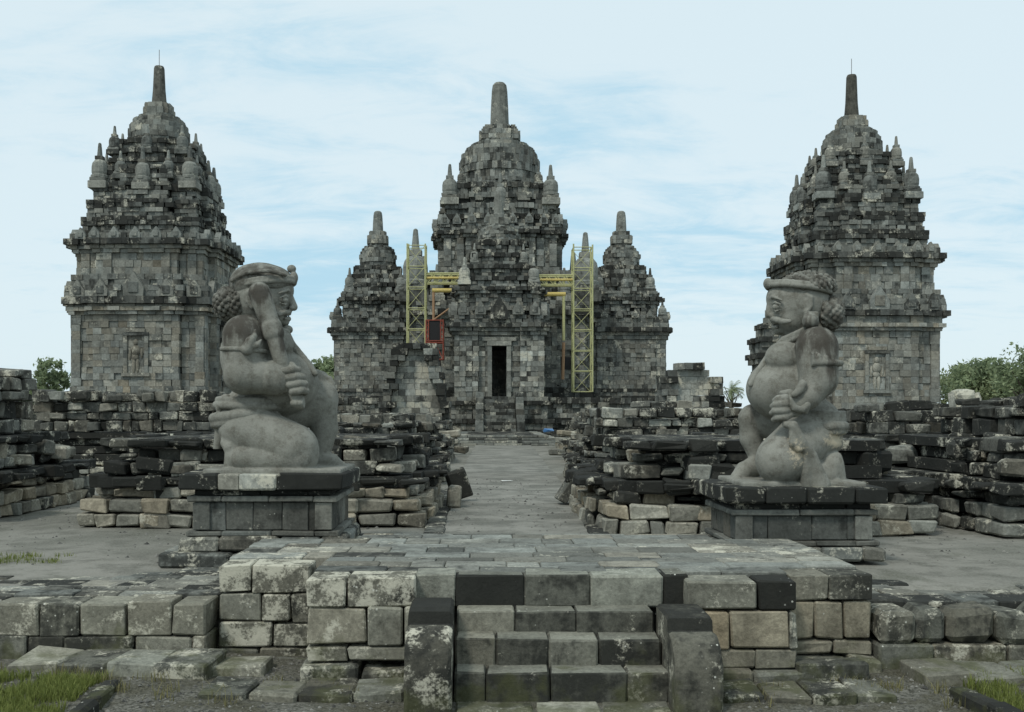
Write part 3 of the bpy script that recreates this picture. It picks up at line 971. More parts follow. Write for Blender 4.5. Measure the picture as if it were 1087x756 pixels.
    m = MB(); stack(m, lambda o: rect(gx - 2.2 - o, gx + 2.2 + o, gy + 2.7, -6.0), [(2.6, 7.2, 0), (7.2, 7.6, .3, 'dark'), (7.6, 8.6, -.1, 'roof'), (8.6, 9.6, -.6, 'roof')], **K)
    m.build('passage', M_FAR, root)
    # stairs with cheek walls
    m = MB(); n = 11
    for i in range(n):
        y = -18.6 + i * .38; z = .42 + (i + 1) * 2.2 / n
        x = gx - .98
        while x < gx + .96:
            w = min(U(.35, .7), gx + .98 - x)
            m.abox(x, x + w - .012, y, -14.2, z - .2, z, attr('dark' if R() < .5 else 'roof'), .01, .008); x += w
    m.build('stairs', M_FAR, gate)
    for s in (-1, 1):
        m = MB(); xc = gx + s * 1.25
        for i in range(6):
            m.abox(xc - .24, xc + .24, -18.9 + i * .72, -18.2 + i * .72, .3, 1.1 + i * .36, attr('roof'), .02, .02)
        m.build('stair_cheek', M_FAR, gate)
    # broad low steps before the stairs
    m = MB()
    for i in range(4):
        stack(m, lambda o: rect(gx - 3.6 + i * .4, gx + 3.4 - i * .4, -31.0 + i * .5, -18.4 + i * .1), [(i * .12, (i + 1) * .12, 0)], bl=.8, dep=.5, jit=.04, gap=.02, kind='far', ch=.2)
    m.build('low_steps', M_FAR, root)
    return root
MAIN = build_main()

# ------------------------------------------------------------------ ruins
def nz(x, y, s=1.0, o=0.0): return mnoise.noise(Vector((x * s + o, y * s + o * 2.3, o)))
def ruin(name, label, cat, x0, x1, y0, y1, wall_top, seed, near=True, group=None, rough=.5, base_h=1.3, kinds=('tan', 'grey', 'black', 'dark'),
         wall_in=.75, back_gap=False, wall_kind=None):
    root = thing(name, label, cat, ((x0 + x1) / 2, (y0 + y1) / 2, 0), 0, group)
    w, d = (x1 - x0) / 2, (y1 - y0) / 2
    s = base_h / 1.3
    bev = .016 if near else 0
    vj = .022 if near else .03
    K = dict(bl=.36, dep=.38, jit=.055, gap=.018, bev=bev, vj=vj, corekind='black', yaw=.09, hj=.04)
    pl = lambda o: redent(w - .42 + o, (w - .42) * .55 + o, .12, 0, 0, d - .42 + o, (d - .42) * .55 + o)
    kb, kg, kk, kd = kinds
    mixk = lambda *ks: (lambda x, y, z: random.choice(ks))
    keep = lambda p: (lambda x, y, z: nz(x, y, .9, seed) > -p)
    m = MB()
    stack(m, pl, [(0, .2 * s, .38), (.2 * s, .4 * s, .35)], ch=.2, **dict(K, kind=mixk(kb, kb, kb, kg), hj=.012, yaw=.025, jit=.03))
    stack(m, pl, [(.4 * s, .54 * s, .22)], ch=.2, **dict(K, kind=mixk(kg, kd, kb), keep=keep(.42)))
    m.build('base', M_RUIN, root)
    m = MB()
    stack(m, pl, [(.54 * s, .71 * s, .40)], ch=.2, **dict(K, bl=.44, kind=mixk(kk, kk, kd), keep=keep(.22), jit=.08))
    m.build('coping', M_RUIN, root)
    m = MB()
    stack(m, pl, [(.71 * s, .9 * s, .08), (.9 * s, 1.08 * s, -.08)], ch=.2, **dict(K, kind=mixk(kg, kg, kd, kk), keep=keep(.16), jit=.07))
    stack(m, pl, [(1.08 * s, 1.24 * s, .06)], ch=.2, **dict(K, bl=.45, kind=mixk(kk, kd, kk), keep=keep(.02), jit=.08))
    m.build('moulding', M_RUIN, root)
    if wall_top > base_h + .1:
        m = MB()
        wk = wall_kind or mixk(kg, kg, kg, kd, kd)
        plw = lambda o: rect(-w + wall_in - o, w - wall_in + o, -d + wall_in - o, d - wall_in + o)
        z = 1.24 * s
        while z < wall_top:
            h = U(.15, .32)
            zz = z
            kf = lambda x, y, q: q < 1.24 * s + .2 or q < 1.24 * s + (wall_top - 1.24 * s) * (1 - rough + rough * 1.6 * (nz(x, y, .55, seed + 4) + .5))
            ring(m, plw(U(-.04, .04)), z, z + h, bl=U(.28, .46), dep=.4, jit=.07, gap=.016, kind=wk, bev=bev, vj=vj, keep=kf, core=False, yaw=.06, hj=.03)
            z += h
        m.build('wall', M_RUIN, root)
    return root
RU = 'temple ruin'
G_R = 'ruined small temples along the path'
ruin('temple_ruin', 'low ruined temple base left of the path, behind the statue facing right', RU, -5.75, -.84, 14.2, 19.2, 1.0, 3.3, rough=.6)
RK = ('grey', 'dark', 'black', 'dark')
ruin('temple_ruin', 'low ruined temple base right of the path, behind the statue facing left', RU, 1.5, 5.95, 13.3, 18.2, 1.0, 8.1, rough=.6)
ruin('temple_ruin', 'ruined temple with tall dark wall at the left edge of the photo', RU, -13.2, -7.35, 13.5, 19.4, 2.35, 5.5, rough=.28, kinds=('tan', 'grey', 'black', 'dark'), wall_in=.85)
ruin('temple_ruin', 'blackened ruined temple with stepped wall at the right edge of the photo', RU, 6.5, 12.2, 12.95, 18.6, 1.95, 9.4, rough=.5, kinds=('grey', 'dark', 'black', 'dark'), wall_in=1.15)
ruin('temple_ruin', 'ruined temple with worn grey wall directly before the left tower', RU, -11.2, -5.8, 23.4, 28.6, 2.0, 2.2, rough=.25, kinds=('grey', 'grey', 'black', 'dark'), base_h=1.2, wall_in=.6)
ruin('temple_ruin', 'blackened ruin with two wall courses directly before the right tower', RU, 7.4, 12.6, 20.6, 25.6, 1.72, 4.7, rough=.3, kinds=('grey', 'dark', 'black', 'dark'), base_h=1.2, wall_in=.6)
ruin('temple_ruin', 'second ruin back on the left of the path, low and covered in dark rubble', RU, -6.2, -1.0, 22.5, 27.6, 1.42, 6.6, rough=.7, kinds=('tan', 'grey', 'black', 'dark'), base_h=1.1)
ruin('temple_ruin', 'second ruin back on the right of the path, with large flat grey wall blocks', RU, 2.0, 6.9, 21.4, 26.6, 1.75, 1.9, rough=.25, kinds=('grey', 'grey', 'black', 'dark'), base_h=1.1, wall_in=.55)
ruin('temple_ruin', 'third ruin back on the left of the path, ragged grey blocks', RU, -6.6, -1.2, 31.5, 36.6, 1.55, 7.7, near=False, rough=.7, kinds=('grey', 'grey', 'dark', 'dark'))
ruin('temple_ruin', 'third ruin back on the right of the path, ragged grey and tan blocks', RU, 2.7, 7.8, 30.5, 35.6, 1.5, 2.9, near=False, rough=.7, kinds=('tan', 'grey', 'dark', 'dark'))
ruin('temple_ruin', 'broken ruin at the foot of the left tower', RU, -20.5, -9.5, 35.0, 41.0, 1.9, 5.1, near=False, rough=.5, kinds=('grey', 'grey', 'dark', 'dark'))
ruin('temple_ruin', 'broken ruin at the foot of the right tower', RU, 11.0, 22.5, 34.0, 41.0, 1.8, 6.1, near=False, rough=.6, kinds=('grey', 'dark', 'black', 'dark'))
ruin('temple_ruin', 'rubble ruin at the far end of the path, left of the low steps', RU, -8.6, -1.3, 41.5, 48.0, 1.5, 1.3, near=False, rough=.9, kinds=('grey', 'grey', 'dark', 'grey'))
ruin('temple_ruin', 'rubble ruin at the far end of the path, right of the low steps', RU, 3.3, 9.8, 40.5, 48.0, 1.6, 9.9, near=False, rough=.9, kinds=('tan', 'grey', 'dark', 'grey'))
ruin('temple_ruin', 'dark distant ruin seen between the left statue and main temple', RU, -12.5, -5.5, 50.0, 56.0, 1.95, 3.9, near=False, rough=.7, kinds=('grey', 'grey', 'dark', 'grey'), base_h=1.6)
ruin('temple_ruin', 'distant ruin with stepped blocks below the right side chamber', RU, 5.0, 13.5, 50.5, 56.5, 1.95, 4.3, near=False, rough=.8, kinds=('grey', 'grey', 'dark', 'grey'), base_h=1.6)
ruin('temple_ruin', 'far ruin behind the blackened wall at right, below green trees', RU, 21, 31, 33, 39, 1.5, 2.6, near=False, rough=.7, kinds=('grey', 'dark', 'black', 'dark'))
ruin('temple_ruin', 'far low ruin at left beneath the small tree', RU, -31, -22.5, 42, 48, 3.0, 7.2, near=False, rough=.6, kinds=('grey', 'grey', 'dark', 'dark'))

# ruined arched wall fragments
def arch_fragment(label, px0, px1, pyt, pyb, D, pale, flip, seed):
    X0, X1 = XP(px0, D), XP(px1, D)
    cx = (X0 + X1) / 2; hw = (X1 - X0) / 2
    Zt, Zb = ZP(pyt, D), ZP(pyb, D)
    root = thing('ruined_wall', label, 'ruin', (cx, D, 0))
    rnd = random.Random(seed)
    m, q = MB(), MB()
    z = 0.0
    while z < Zt:
        h = U(.26, .36)
        f = (z - Zb) / (Zt - Zb)
        ff = min(1, max(0, f))
        # outer half width and pale inner half width
        if flip:
            out = hw * (1.08 if f < .6 else 1.08 - .62 * (f - .6) / .4) * U(.88, 1.06)
            inn = hw * (.16 + .44 * min(1, ff / .6)) if 0 <= f < .86 else 0
        else:
            out = hw * (1.05 - .45 * ff) * U(.92, 1.06)
            inn = hw * .62 * math.cos(min(1, ff / .86) * 1.45) ** .6 if 0 <= f < .86 else 0
        x = -out
        while x < out - .05:
            w = min(U(.3, .62), out - x)
            xm = x + w / 2
            if flip and f > .55 and R() < .35 and abs(xm) > inn: x += w; continue
            if abs(xm) < inn:
                q.abox(x, x + w - .014, -.15 + U(-.02, .02), .7, z, z + h - .012, attr('pale' if R() < pale else 'far'), 0, .008)
            else:
                fr = U(-.25, .0) - (.55 if not flip and 0 < f < .9 else .1)
                m.abox(x, x + w - .014, fr - .3, .9, z, z + h - .012, attr(random.choice(('far', 'dark', 'black', 'dark', 'roof'))), 0, .02)
            x += w
        z += h
    m.build('broken_wall', M_FAR, root)
    q.build('pale_inner_wall', M_FAR, root)
arch_fragment('ruined corbelled wall with a pale pointed recess, left of the temple doorway', 404, 478, 366, 442, 57, .75, False, 3)
arch_fragment('ruined stepped wall with a whitish patch, right of the main temple', 700, 766, 391, 440, 50, .95, True, 5)

# statue fragment on the right wall
def seated_fragment():
    m = MB()
    D = 26.0
    c = W(1022, 442, D)
    b = c.z - .05
    a1 = attr('pale'); a2 = attr('far')
    root = thing('statue_fragment', 'headless pale lichen-covered seated figure on top of the dark right wall', 'statue', (c.x, c.y, b))
    m.lathe([(.46, 0), (.50, .1), (.42, .24), (.30, .30), (.26, .42), (.29, .58), (.26, .70), (.12, .74)], 12, (.62, .1, .42, .15), jit=.08)
    m.build('torso', M_RUIN, root)
    m = MB()
    for s in (-1, 1): m.tube((s * .30, -.05, .62), (s * .36, -.22, .26), .10, 8, (.55, .1, .4, .2), .08)
    m.tube((-.40, -.25, .14), (.40, -.30, .12), .13, 8, (.6, .1, .4, .2))
    m.build('arms', M_RUIN, root)
    p = thing('stone_pier', 'dark block pier carrying the pale seated figure at right', 'ruin', (c.x, c.y, 0))
    m = MB()
    stack(m, lambda o: rect(-.6 - o, .6 + o, -.6 - o, .6 + o), [(0, b - .12, 0, 'dark'), (b - .12, b - .005, .08, 'black')], bl=.4, dep=.3, jit=.03, gap=.012, ch=.28, vj=.015)
    m.build('pier_blocks', M_RUIN, p)
seated_fragment()

# ------------------------------------------------------------------ statues (implicit surfaces)
class SDF:
    def __init__(self, lo, hi, h):
        self.h = h
        self.lo = np.array(lo, dtype=np.float32)
        n = np.ceil((np.array(hi) - np.array(lo)) / h).astype(int) + 1
        self.n = n
        self.F = np.full(n, .3, dtype=np.float32)
    def region(self, lo, hi, m):
        i0 = np.maximum(0, np.floor((np.array(lo) - m - self.lo) / self.h).astype(int))
        i1 = np.minimum(self.n, np.ceil((np.array(hi) + m - self.lo) / self.h).astype(int) + 1)
        if np.any(i1 <= i0): return None
        ax = [self.lo[k] + self.h * np.arange(i0[k], i1[k], dtype=np.float32) for k in range(3)]
        return (slice(i0[0], i1[0]), slice(i0[1], i1[1]), slice(i0[2], i1[2])), ax[0][:, None, None], ax[1][None, :, None], ax[2][None, None, :]
    def join(self, sl, d, k, op='add'):
        f = self.F[sl]
        if op == 'add':
            if k > 0:
                h = np.clip(.5 + .5 * (f - d) / k, 0, 1)
                self.F[sl] = f * (1 - h) + d * h - k * h * (1 - h)
            else: self.F[sl] = np.minimum(f, d)
        else:
            d = -d
            if k > 0:
                h = np.clip(.5 - .5 * (f - d) / k, 0, 1)
                self.F[sl] = f * (1 - h) + d * h + k * h * (1 - h)
            else: self.F[sl] = np.maximum(f, d)
    def cap(self, a, b, ra, rb, k=.03, op='add'):
        a, b = np.array(a, dtype=np.float32), np.array(b, dtype=np.float32)
        r = max(ra, rb)
        g = self.region(np.minimum(a, b) - r, np.maximum(a, b) + r, k + 3 * self.h)
        if g is None: return
        sl, X, Y, Z = g
        ab = b - a; L = float(ab @ ab) + 1e-9
        t = np.clip(((X - a[0]) * ab[0] + (Y - a[1]) * ab[1] + (Z - a[2]) * ab[2]) / L, 0, 1)
        d = np.sqrt((X - a[0] - t * ab[0]) ** 2 + (Y - a[1] - t * ab[1]) ** 2 + (Z - a[2] - t * ab[2]) ** 2) - (ra + (rb - ra) * t)
        self.join(sl, d, k, op)
    def chain(self, pts, rs, k=.02, op='add'):
        for i in range(len(pts) - 1): self.cap(pts[i], pts[i + 1], rs[i], rs[i + 1], k, op)
    def ell(self, c, r, k=.04, op='add', tilt=0.0):
        c, r = np.array(c, dtype=np.float32), np.array(r, dtype=np.float32)
        m = float(max(r)) if tilt else 0
        e = np.array([max(r[0], r[2]), r[1], max(r[0], r[2])]) if tilt else r
        g = self.region(c - e, c + e, k + 3 * self.h)
        if g is None: return
        sl, X, Y, Z = g
        x, y, z = X - c[0], Y - c[1], Z - c[2]
        if tilt:
            ca, sa = math.cos(tilt), math.sin(tilt)
            x, z = x * ca + z * sa, -x * sa + z * ca
        k0 = np.sqrt((x / r[0]) ** 2 + (y / r[1]) ** 2 + (z / r[2]) ** 2)
        k1 = np.sqrt((x / r[0] ** 2) ** 2 + (y / r[1] ** 2) ** 2 + (z / r[2] ** 2) ** 2) + 1e-6
        self.join(sl, (k0 * (k0 - 1) / k1).astype(np.float32), k, op)
    def boxr(self, c, hf, r, k=.02, op='add', tilt=0.0):
        c, hf = np.array(c, dtype=np.float32), np.array(hf, dtype=np.float32)
        e = np.array([hf[0] + hf[2], hf[1], hf[0] + hf[2]]) if tilt else hf
        g = self.region(c - e, c + e, k + r + 3 * self.h)
        if g is None: return
        sl, X, Y, Z = g
        x, y, z = X - c[0], Y - c[1], Z - c[2]
        if tilt:
            ca, sa = math.cos(tilt), math.sin(tilt)
            x, z = x * ca + z * sa, -x * sa + z * ca
        qx, qy, qz = np.abs(x) - hf[0] + r, np.abs(y) - hf[1] + r, np.abs(z) - hf[2] + r
        d = np.sqrt(np.maximum(qx, 0) ** 2 + np.maximum(qy, 0) ** 2 + np.maximum(qz, 0) ** 2) + np.minimum(np.maximum(np.maximum(qx, qy), qz), 0) - r
        self.join(sl, d.astype(np.float32), k, op)
    def mesh(self, name, smooth=2):
        F, h = self.F, self.h
        F[0] = F[-1] = .3; F[:, 0] = F[:, -1] = .3; F[:, :, 0] = F[:, :, -1] = .3
        s = F < 0
        nx, ny, nz_ = (self.n - 1)
        cnt = np.zeros((nx, ny, nz_), dtype=np.int8)
        C = [(i, j, k) for i in (0, 1) for j in (0, 1) for k in (0, 1)]
        for (i, j, k) in C: cnt += s[i:i + nx, j:j + ny, k:k + nz_]
        act = (cnt > 0) & (cnt < 8)
        cells = np.argwhere(act)
        idx = np.full((nx, ny, nz_), -1, dtype=np.int64)
        idx[act] = np.arange(len(cells))
        acc = np.zeros((len(cells), 3)); num = np.zeros(len(cells))
        for p in C:
            for ax in range(3):
                if p[ax]: continue
                q = list(p); q[ax] = 1
                fa = F[cells[:, 0] + p[0], cells[:, 1] + p[1], cells[:, 2] + p[2]]
                fb = F[cells[:, 0] + q[0], cells[:, 1] + q[1], cells[:, 2] + q[2]]
                c = (fa < 0) != (fb < 0)
                t = np.where(c, fa / np.where(fa - fb == 0, 1, fa - fb), 0)
                pt = np.array(p, dtype=float)[None, :].repeat(len(cells), 0)
                pt[:, ax] += t
                acc += pt * c[:, None]; num += c
        V = (cells + acc / num[:, None]) * h + self.lo
        faces = []
        for ax in range(3):
            a, b = [(1, 2), (2, 0), (0, 1)][ax]
            sl0 = [slice(None)] * 3; sl1 = [slice(None)] * 3
            sl0[ax] = slice(0, -1); sl1[ax] = slice(1, None)
            d = s[tuple(sl0)] != s[tuple(sl1)]
            E = np.argwhere(d)
            E = E[(E[:, a] > 0) & (E[:, b] > 0) & (E[:, a] < self.n[a] - 1) & (E[:, b] < self.n[b] - 1)]
            ins = s[E[:, 0], E[:, 1], E[:, 2]]
            def cell(da, db):
                q = E.copy(); q[:, a] -= da; q[:, b] -= db
                return idx[q[:, 0], q[:, 1], q[:, 2]]
            quad = np.stack([cell(1, 1), cell(0, 1), cell(0, 0), cell(1, 0)], 1)
            quad[~ins] = quad[~ins][:, ::-1]
            faces.append(quad)
        Q = np.concatenate(faces)
        for _ in range(smooth):   # light relaxation of the lattice
            A = np.zeros_like(V); N = np.zeros(len(V))
            for e in range(4):
                i, j = Q[:, e], Q[:, (e + 1) % 4]
                np.add.at(A, i, V[j]); np.add.at(N, i, 1); np.add.at(A, j, V[i]); np.add.at(N, j, 1)
            V = V * .5 + .5 * A / N[:, None]
        me = bpy.data.meshes.new(name)
        me.vertices.add(len(V)); me.vertices.foreach_set('co', V.astype(np.float32).ravel())
        me.loops.add(Q.size); me.loops.foreach_set('vertex_index', Q.astype(np.int32).ravel())
        me.polygons.add(len(Q))
        me.polygons.foreach_set('loop_start', np.arange(0, Q.size, 4, dtype=np.int32))
        me.polygons.foreach_set('use_smooth', np.ones(len(Q), dtype=bool))
        me.update(calc_edges=True); me.validate()
        return me

ST_D = 11.5
PXM = FPX / ST_D      # pixels per metre at the statues
def stat_space(pcx, z0):
    """local point of a photo pixel at depth y before/behind the statue's middle"""
    X0 = XP(pcx, ST_D)
    def p(px, py, y=0.0): return (XP(px, ST_D + y) - X0, y, ZP(py, ST_D + y) - z0)
    return p, (lambda r: r * .975 / PXM)
def curls(s, c, r, n, cr, seed, p0=None, half=None):
    rnd = random.Random(seed)
    ga = math.pi * (3 - math.sqrt(5))
    for i in range(n):
        z = 1 - 2 * (i + .5) / n
        q = math.sqrt(1 - z * z); t = ga * i
        d = (q * math.cos(t), q * math.sin(t), z)
        if half and not half(d): continue
        s.ell((c[0] + r[0] * d[0], c[1] + r[1] * d[1], c[2] + r[2] * d[2]), (cr * rnd.uniform(.85, 1.15),) * 3, .004)
def ringband(s, c, rx, ry, r, tilt=0.0, n=28, k=.01, sq=1.0, a0=0, a1=2 * math.pi):
    pts = []
    for i in range(n + 1):
        t = a0 + (a1 - a0) * i / n
        x, y = rx * math.cos(t), ry * math.sin(t)
        pts.append((c[0] + x * math.cos(tilt), c[1] + y, c[2] + x * math.sin(tilt)))
    s.chain(pts, [r] * len(pts), k)

def face(s, p, r, sg, px, py0, mst):
    """features on the face; sg=+1 looks towards +x. px: dict of landmark pixels"""
    n0, n1 = px['bridge'], px['nose']
    s.cap(p(*n0), p(*n1), r(3.2), r(4.4), .012)
    for y in (-.05, .05): s.ell(p(n1[0] - sg * 2.5, n1[1] + 1.0, y), (r(3.0), r(3.2), r(2.6)), .008)
    e = px['eye']
    for y in (-1, 1):
        s.ell(p(e[0] - sg * 1.0, e[1], y * .165), (r(4.2), r(5.0), r(3.4)), .006)                       # bulging eyeball
        s.chain([p(e[0] + sg * 2.6, e[1] - 3.6, y * .12), p(e[0] + sg * .2, e[1] - 5.0, y * .195), p(e[0] - sg * 6, e[1] - 2.8, y * .245)], [r(1.1), r(1.5), r(1.0)], .007)   # upper lid
        s.chain([p(e[0] + sg * 2.2, e[1] + 3.4, y * .12), p(e[0] + sg * .0, e[1] + 4.6, y * .19), p(e[0] - sg * 6, e[1] + 2.4, y * .24)], [r(.8), r(1.0), r(.8)], .006)
        s.chain([p(e[0] + sg * 5.0, e[1] - 8.5, y * .05), p(e[0] + sg * 2.5, e[1] - 11.0, y * .16), p(e[0] - sg * 7, e[1] - 7.5, y * .265)], [r(1.6), r(1.9), r(1.2)], .014)  # brow
    m = px['mouth']
    s.chain([p(m[0] - sg * 3.5, m[1] - 1.2, -.11), p(m[0] + sg * .6, m[1] - 2.0, 0), p(m[0] - sg * 3.5, m[1] - 1.2, .11)], [r(1.6), r(2.3), r(1.6)], .006)
    s.chain([p(m[0] - sg * 4.0, m[1] + 3.2, -.10), p(m[0] + sg * .2, m[1] + 3.6, 0), p(m[0] - sg * 4.0, m[1] + 3.2, .10)], [r(1.5), r(2.5), r(1.5)], .006)
    s.chain([p(m[0] - sg * 4.5, m[1] + .9, -.13), p(m[0] + sg * 2.5, m[1] + .8, 0), p(m[0] - sg * 4.5, m[1] + .9, .13)], [r(.7)] * 3, .004, 'sub')
    s.ell(p(px['chin'][0], px['chin'][1]), (r(6), r(9), r(5)), .02)
def ear(s, p, r, x, y, d, sg):
    s.chain([p(x, y - 9, d), p(x - sg * 5, y - 6, d * 1.03), p(x - sg * 5, y + 3, d * 1.03), p(x, y + 9, d)], [r(2.2), r(2.6), r(2.2), r(2.8)], .008)
    s.ell(p(x - sg * 1, y, d), (r(3.2), r(2.6), r(7)), .008)

def build_left_statue():
    p, r = stat_space(285, .935)
    loc = (XP(285, ST_D), ST_D, .935)
    root = thing('guardian_statue', 'kneeling stone guardian facing right with a club raised beside its head, on the left pedestal', 'statue', loc)
    mat = statue_mat('guardian_stone_west', [], [(p(258, 350, -.5), (.26, .34, .24)), (p(274, 312, -.5), (.14, .2, .14)), (p(301, 360, -.5), (.05, .2, .20)), (p(268, 350, .5), (.26, .34, .24))])
    hmat = statue_mat('guardian_hair_west', [], [], True)
    h = .0115
    # ---- body
    s = SDF((-.75, -.72, -.02), (1.0, .72, 2.2), h)
    s.ell(p(262, 446), (r(33), .42, r(34)), .06)                # hips
    s.ell(p(293, 405), (r(46), .42, r(38)), .06)                # belly
    s.ell(p(270, 378), (r(36), .42, r(44)), .07)                # chest and back
    s.ell(p(294, 366, -.16), (r(18), .19, r(17)), .03)          # breasts
    s.ell(p(294, 366, .16), (r(18), .19, r(17)), .03)
    s.cap(p(273, 350), p(281, 332), r(24), r(22), .04)          # neck
    # far arm resting on the raised knee
    s.chain([p(268, 358, .44), p(300, 396, .56), p(340, 403, .40)], [r(21), r(17), r(10)], .03)
    for q in range(4): s.chain([p(340, 399 + q * 3.5, .36), p(350, 402 + q * 4, .33), p(354, 408 + q * 4, .31)], [r(3.4), r(3.0), r(2.4)], .006)
    # near arm
    s.cap(p(259, 357, -.42), p(259, 396, -.47), r(22.5), r(21), .03)
    s.cap(p(260, 397, -.47), p(293, 402, -.48), r(22), r(16), .03)
    # near leg, kneeling
    s.cap(p(262, 456, -.24), p(312, 476, -.34), r(29), r(26), .05)
    s.cap(p(316, 486, -.40), p(258, 487, -.44), r(18), r(13.5), .008)
    s.ell(p(322, 483, -.36), (r(16), .20, r(22)), .03)
    s.chain([p(256, 488, -.40), p(246, 474, -.40), p(241, 470, -.38)], [r(12), r(9), r(7)], .02)
    s.chain([p(249, 486, -.40), p(244, 498, -.40)], [r(11), r(7)], .02)
    for q in range(5): s.cap(p(244, 500, -.50 + q * .05), p(251, 503, -.50 + q * .05), r(4.2), r(3.4), .006)
    s.chain([p(250, 470, -.66), p(272, 470.5, -.70), p(298, 469.5, -.70), p(304, 471, -.68)], [r(3), r(4.5), r(3.5), r(1.5)], .02, 'sub')
    # far leg, knee raised
    s.cap(p(280, 448, .22), p(340, 424, .30), r(30), r(20), .05)
    s.chain([p(340, 424, .30), p(344, 455, .31), p(340, 482, .30)], [r(19), r(15), r(11.5)], .03)
    s.chain([p(339, 488, .28), p(352, 491, .25), p(362, 496, .22)], [r(11.5), r(9.5), r(6.5)], .02)
    for q in range(5): s.cap(p(360, 497, .10 + q * .055), p(367 - q * .8, 500, .09 + q * .055), r(4.0), r(3.6), .005)
    # base cushion under the figure
    s.boxr((.16, 0, .02), (.74, .60, .045), .02, .02)
    # head
    s.ell(p(276, 316), (r(33), .315, r(33)), .03)
    s.ell(p(283, 329), (r(22.5), .25, r(20)), .03)
    s.ell(p(288, 333, -.12), (r(13.5), .13, r(12)), .03); s.ell(p(288, 333, .12), (r(13.5), .13, r(12)), .03)
    s.ell(p(297, 308), (r(15), .22, r(16)), .03)
    face(s, p, r, 1, dict(bridge=(308, 314), nose=(311.8, 326), eye=(303, 319), mouth=(306.5, 335), chin=(301, 342)), 0, None)
    for y in (-1, 1):
        s.chain([p(308, 330.8, y * .02), p(303, 331.5, y * .14), p(296, 333.8, y * .235), p(290, 331.0, y * .27)], [r(2.2), r(2.8), r(2.5), r(1.5)], .006)   # moustache
        ear(s, p, r, 268, 317, y * .315, 1)
    # near hand: fingers closed round the club
    s.ell(p(304, 402, -.50), (r(13), .10, r(15)), .025)
    ax = Vector(p(318, 428, -.50)) - Vector(p(298, 384, -.50)); ax.normalize()
    for q in range(4):
        o = (-9 + q * 8.2)
        bx, by = 306 + o * .42 + 2, 402 + o * .90
        ln = (1.0, 1.1, 1.05, .85)[q]
        s.chain([p(bx - 4, by, -.585), p(bx + 6 * ln, by - 1.5, -.60), p(bx + 12 * ln, by - 1, -.545), p(bx + 11 * ln, by + 1, -.475), p(bx + 5, by + 2, -.435)],
                [r(3.9), r(4.0), r(3.8), r(3.4), r(2.9)], .004)
    s.chain([p(297, 396, -.46), p(303, 388, -.44), p(310, 388, -.47), p(313, 391, -.53)], [r(5), r(4.2), r(3.8), r(3.0)], .006)   # thumb
    body = link('body', s.mesh('body', 1), mat, root)
    # ---- club
    s = SDF((-.35, -.85, .55), (.5, -.15, 2.25), .0105)
    P0, P1, P2, P3 = p(318, 428, -.50), p(299, 386, -.50), p(290, 353, -.47), p(275.5, 311, -.44)
    s.chain([P0, P1], [r(7), r(7)], .01); s.chain([P1, P2], [r(7.5), r(9)], .01); s.chain([P2, P3], [r(9.5), r(11.5)], .01)
    s.ell(P0, (r(10), r(9), r(5.5)), .012)
    d = (Vector(P3) - Vector(P2)).normalized()
    for (c0, rr) in ((Vector(P2), 11.2), (Vector(P2) + d * .055, 11.2)):
        s.cap(tuple(c0 - d * .008), tuple(c0 + d * .008), r(rr), r(rr), .002)
    link('club', s.mesh('club', 1), mat, root)
    # ---- hair: smooth cap with combed grooves
    s = SDF((-.5, -.5, 1.85), (.4, .5, 2.55), .011)
    s.ell(p(277, 302), (r(32.5), .325, r(23.5)), .02)
    s.ell(p(265, 303), (r(21), .31, r(21)), .03)
    s.ell(p(292, 300), (r(20), .30, r(17)), .03)
    for i in range(-5, 6):
        y0 = i * .055
        s.chain([p(303, 292, y0 * 1.1), p(285, 282 + abs(i) * 1.1, y0 * 1.25), p(262, 283 + abs(i) * 1.3, y0 * 1.2), p(246, 298, y0)], [r(2.1)] * 4, .012)
    s.boxr(p(276, 335), (r(60), .6, r(24)), .001, .008, 'sub', tilt=.12)
    link('hair_cap', s.mesh('hair_cap', 1), hmat, root)
    s = SDF((-.75, -.45, 1.5), (-.1, .45, 2.2), .0088)
    c = p(243, 323)
    s.ell(c, (r(12.5), .215, r(15)), .02)
    curls(s, c, (r(14.5), .25, r(17)), 120, r(3.0), 4)
    s.ell(p(256, 322), (r(13), .25, r(18)), .02)
    curls(s, p(256, 322), (r(13), .28, r(19)), 130, r(2.8), 5, half=lambda d: d[0] < .35)
    link('curled_hair', s.mesh('curled_hair', 1), hmat, root)
    # ---- headband with a knob
    s = SDF((-.55, -.55, 1.8), (.5, .55, 2.55), .011)
    ringband(s, p(281, 303.5), r(32), .322, r(2.7), tilt=.12, n=40)
    ringband(s, p(281, 299.5), r(31.5), .318, r(2.2), tilt=.125, n=40)
    s.ell(p(312, 295), (r(4.5), .06, r(7)), .015)
    s.ell(p(309.5, 285.5), (r(5), .05, r(4.5)), .01)
    link('headband', s.mesh('headband', 1), mat, root)
    # ---- ornaments
    s = SDF((-.65, -.85, 1.2), (.25, -.15, 1.75), .0105)
    c = p(259, 372, -.435)
    ringband(s, c, r(22.2), .225, r(2.6), tilt=-.06, n=26)
    s.chain([p(262, 371, -.665), p(266, 362, -.66), p(270, 357, -.65), p(271, 350, -.63)], [r(6), r(5), r(3), r(1.2)], .012)
    s.chain([p(262, 368, -.67), p(273, 366, -.65), p(277, 361, -.63)], [r(4), r(3), r(1.2)], .01)
    link('armlet', s.mesh('armlet', 1), mat, root)
    s = SDF((-.1, -.85, .65), (.35, -.15, 1.35), .0105)
    a, b = Vector(p(289, 401, -.48)), Vector(p(294, 402, -.48))
    s.cap(tuple(a), tuple(b), r(18.4), r(17.4), .005)
    link('bracelet', s.mesh('bracelet'), mat, root)
    s = SDF((-.6, -.65, .35), (.75, .65, 1.75), .0115)
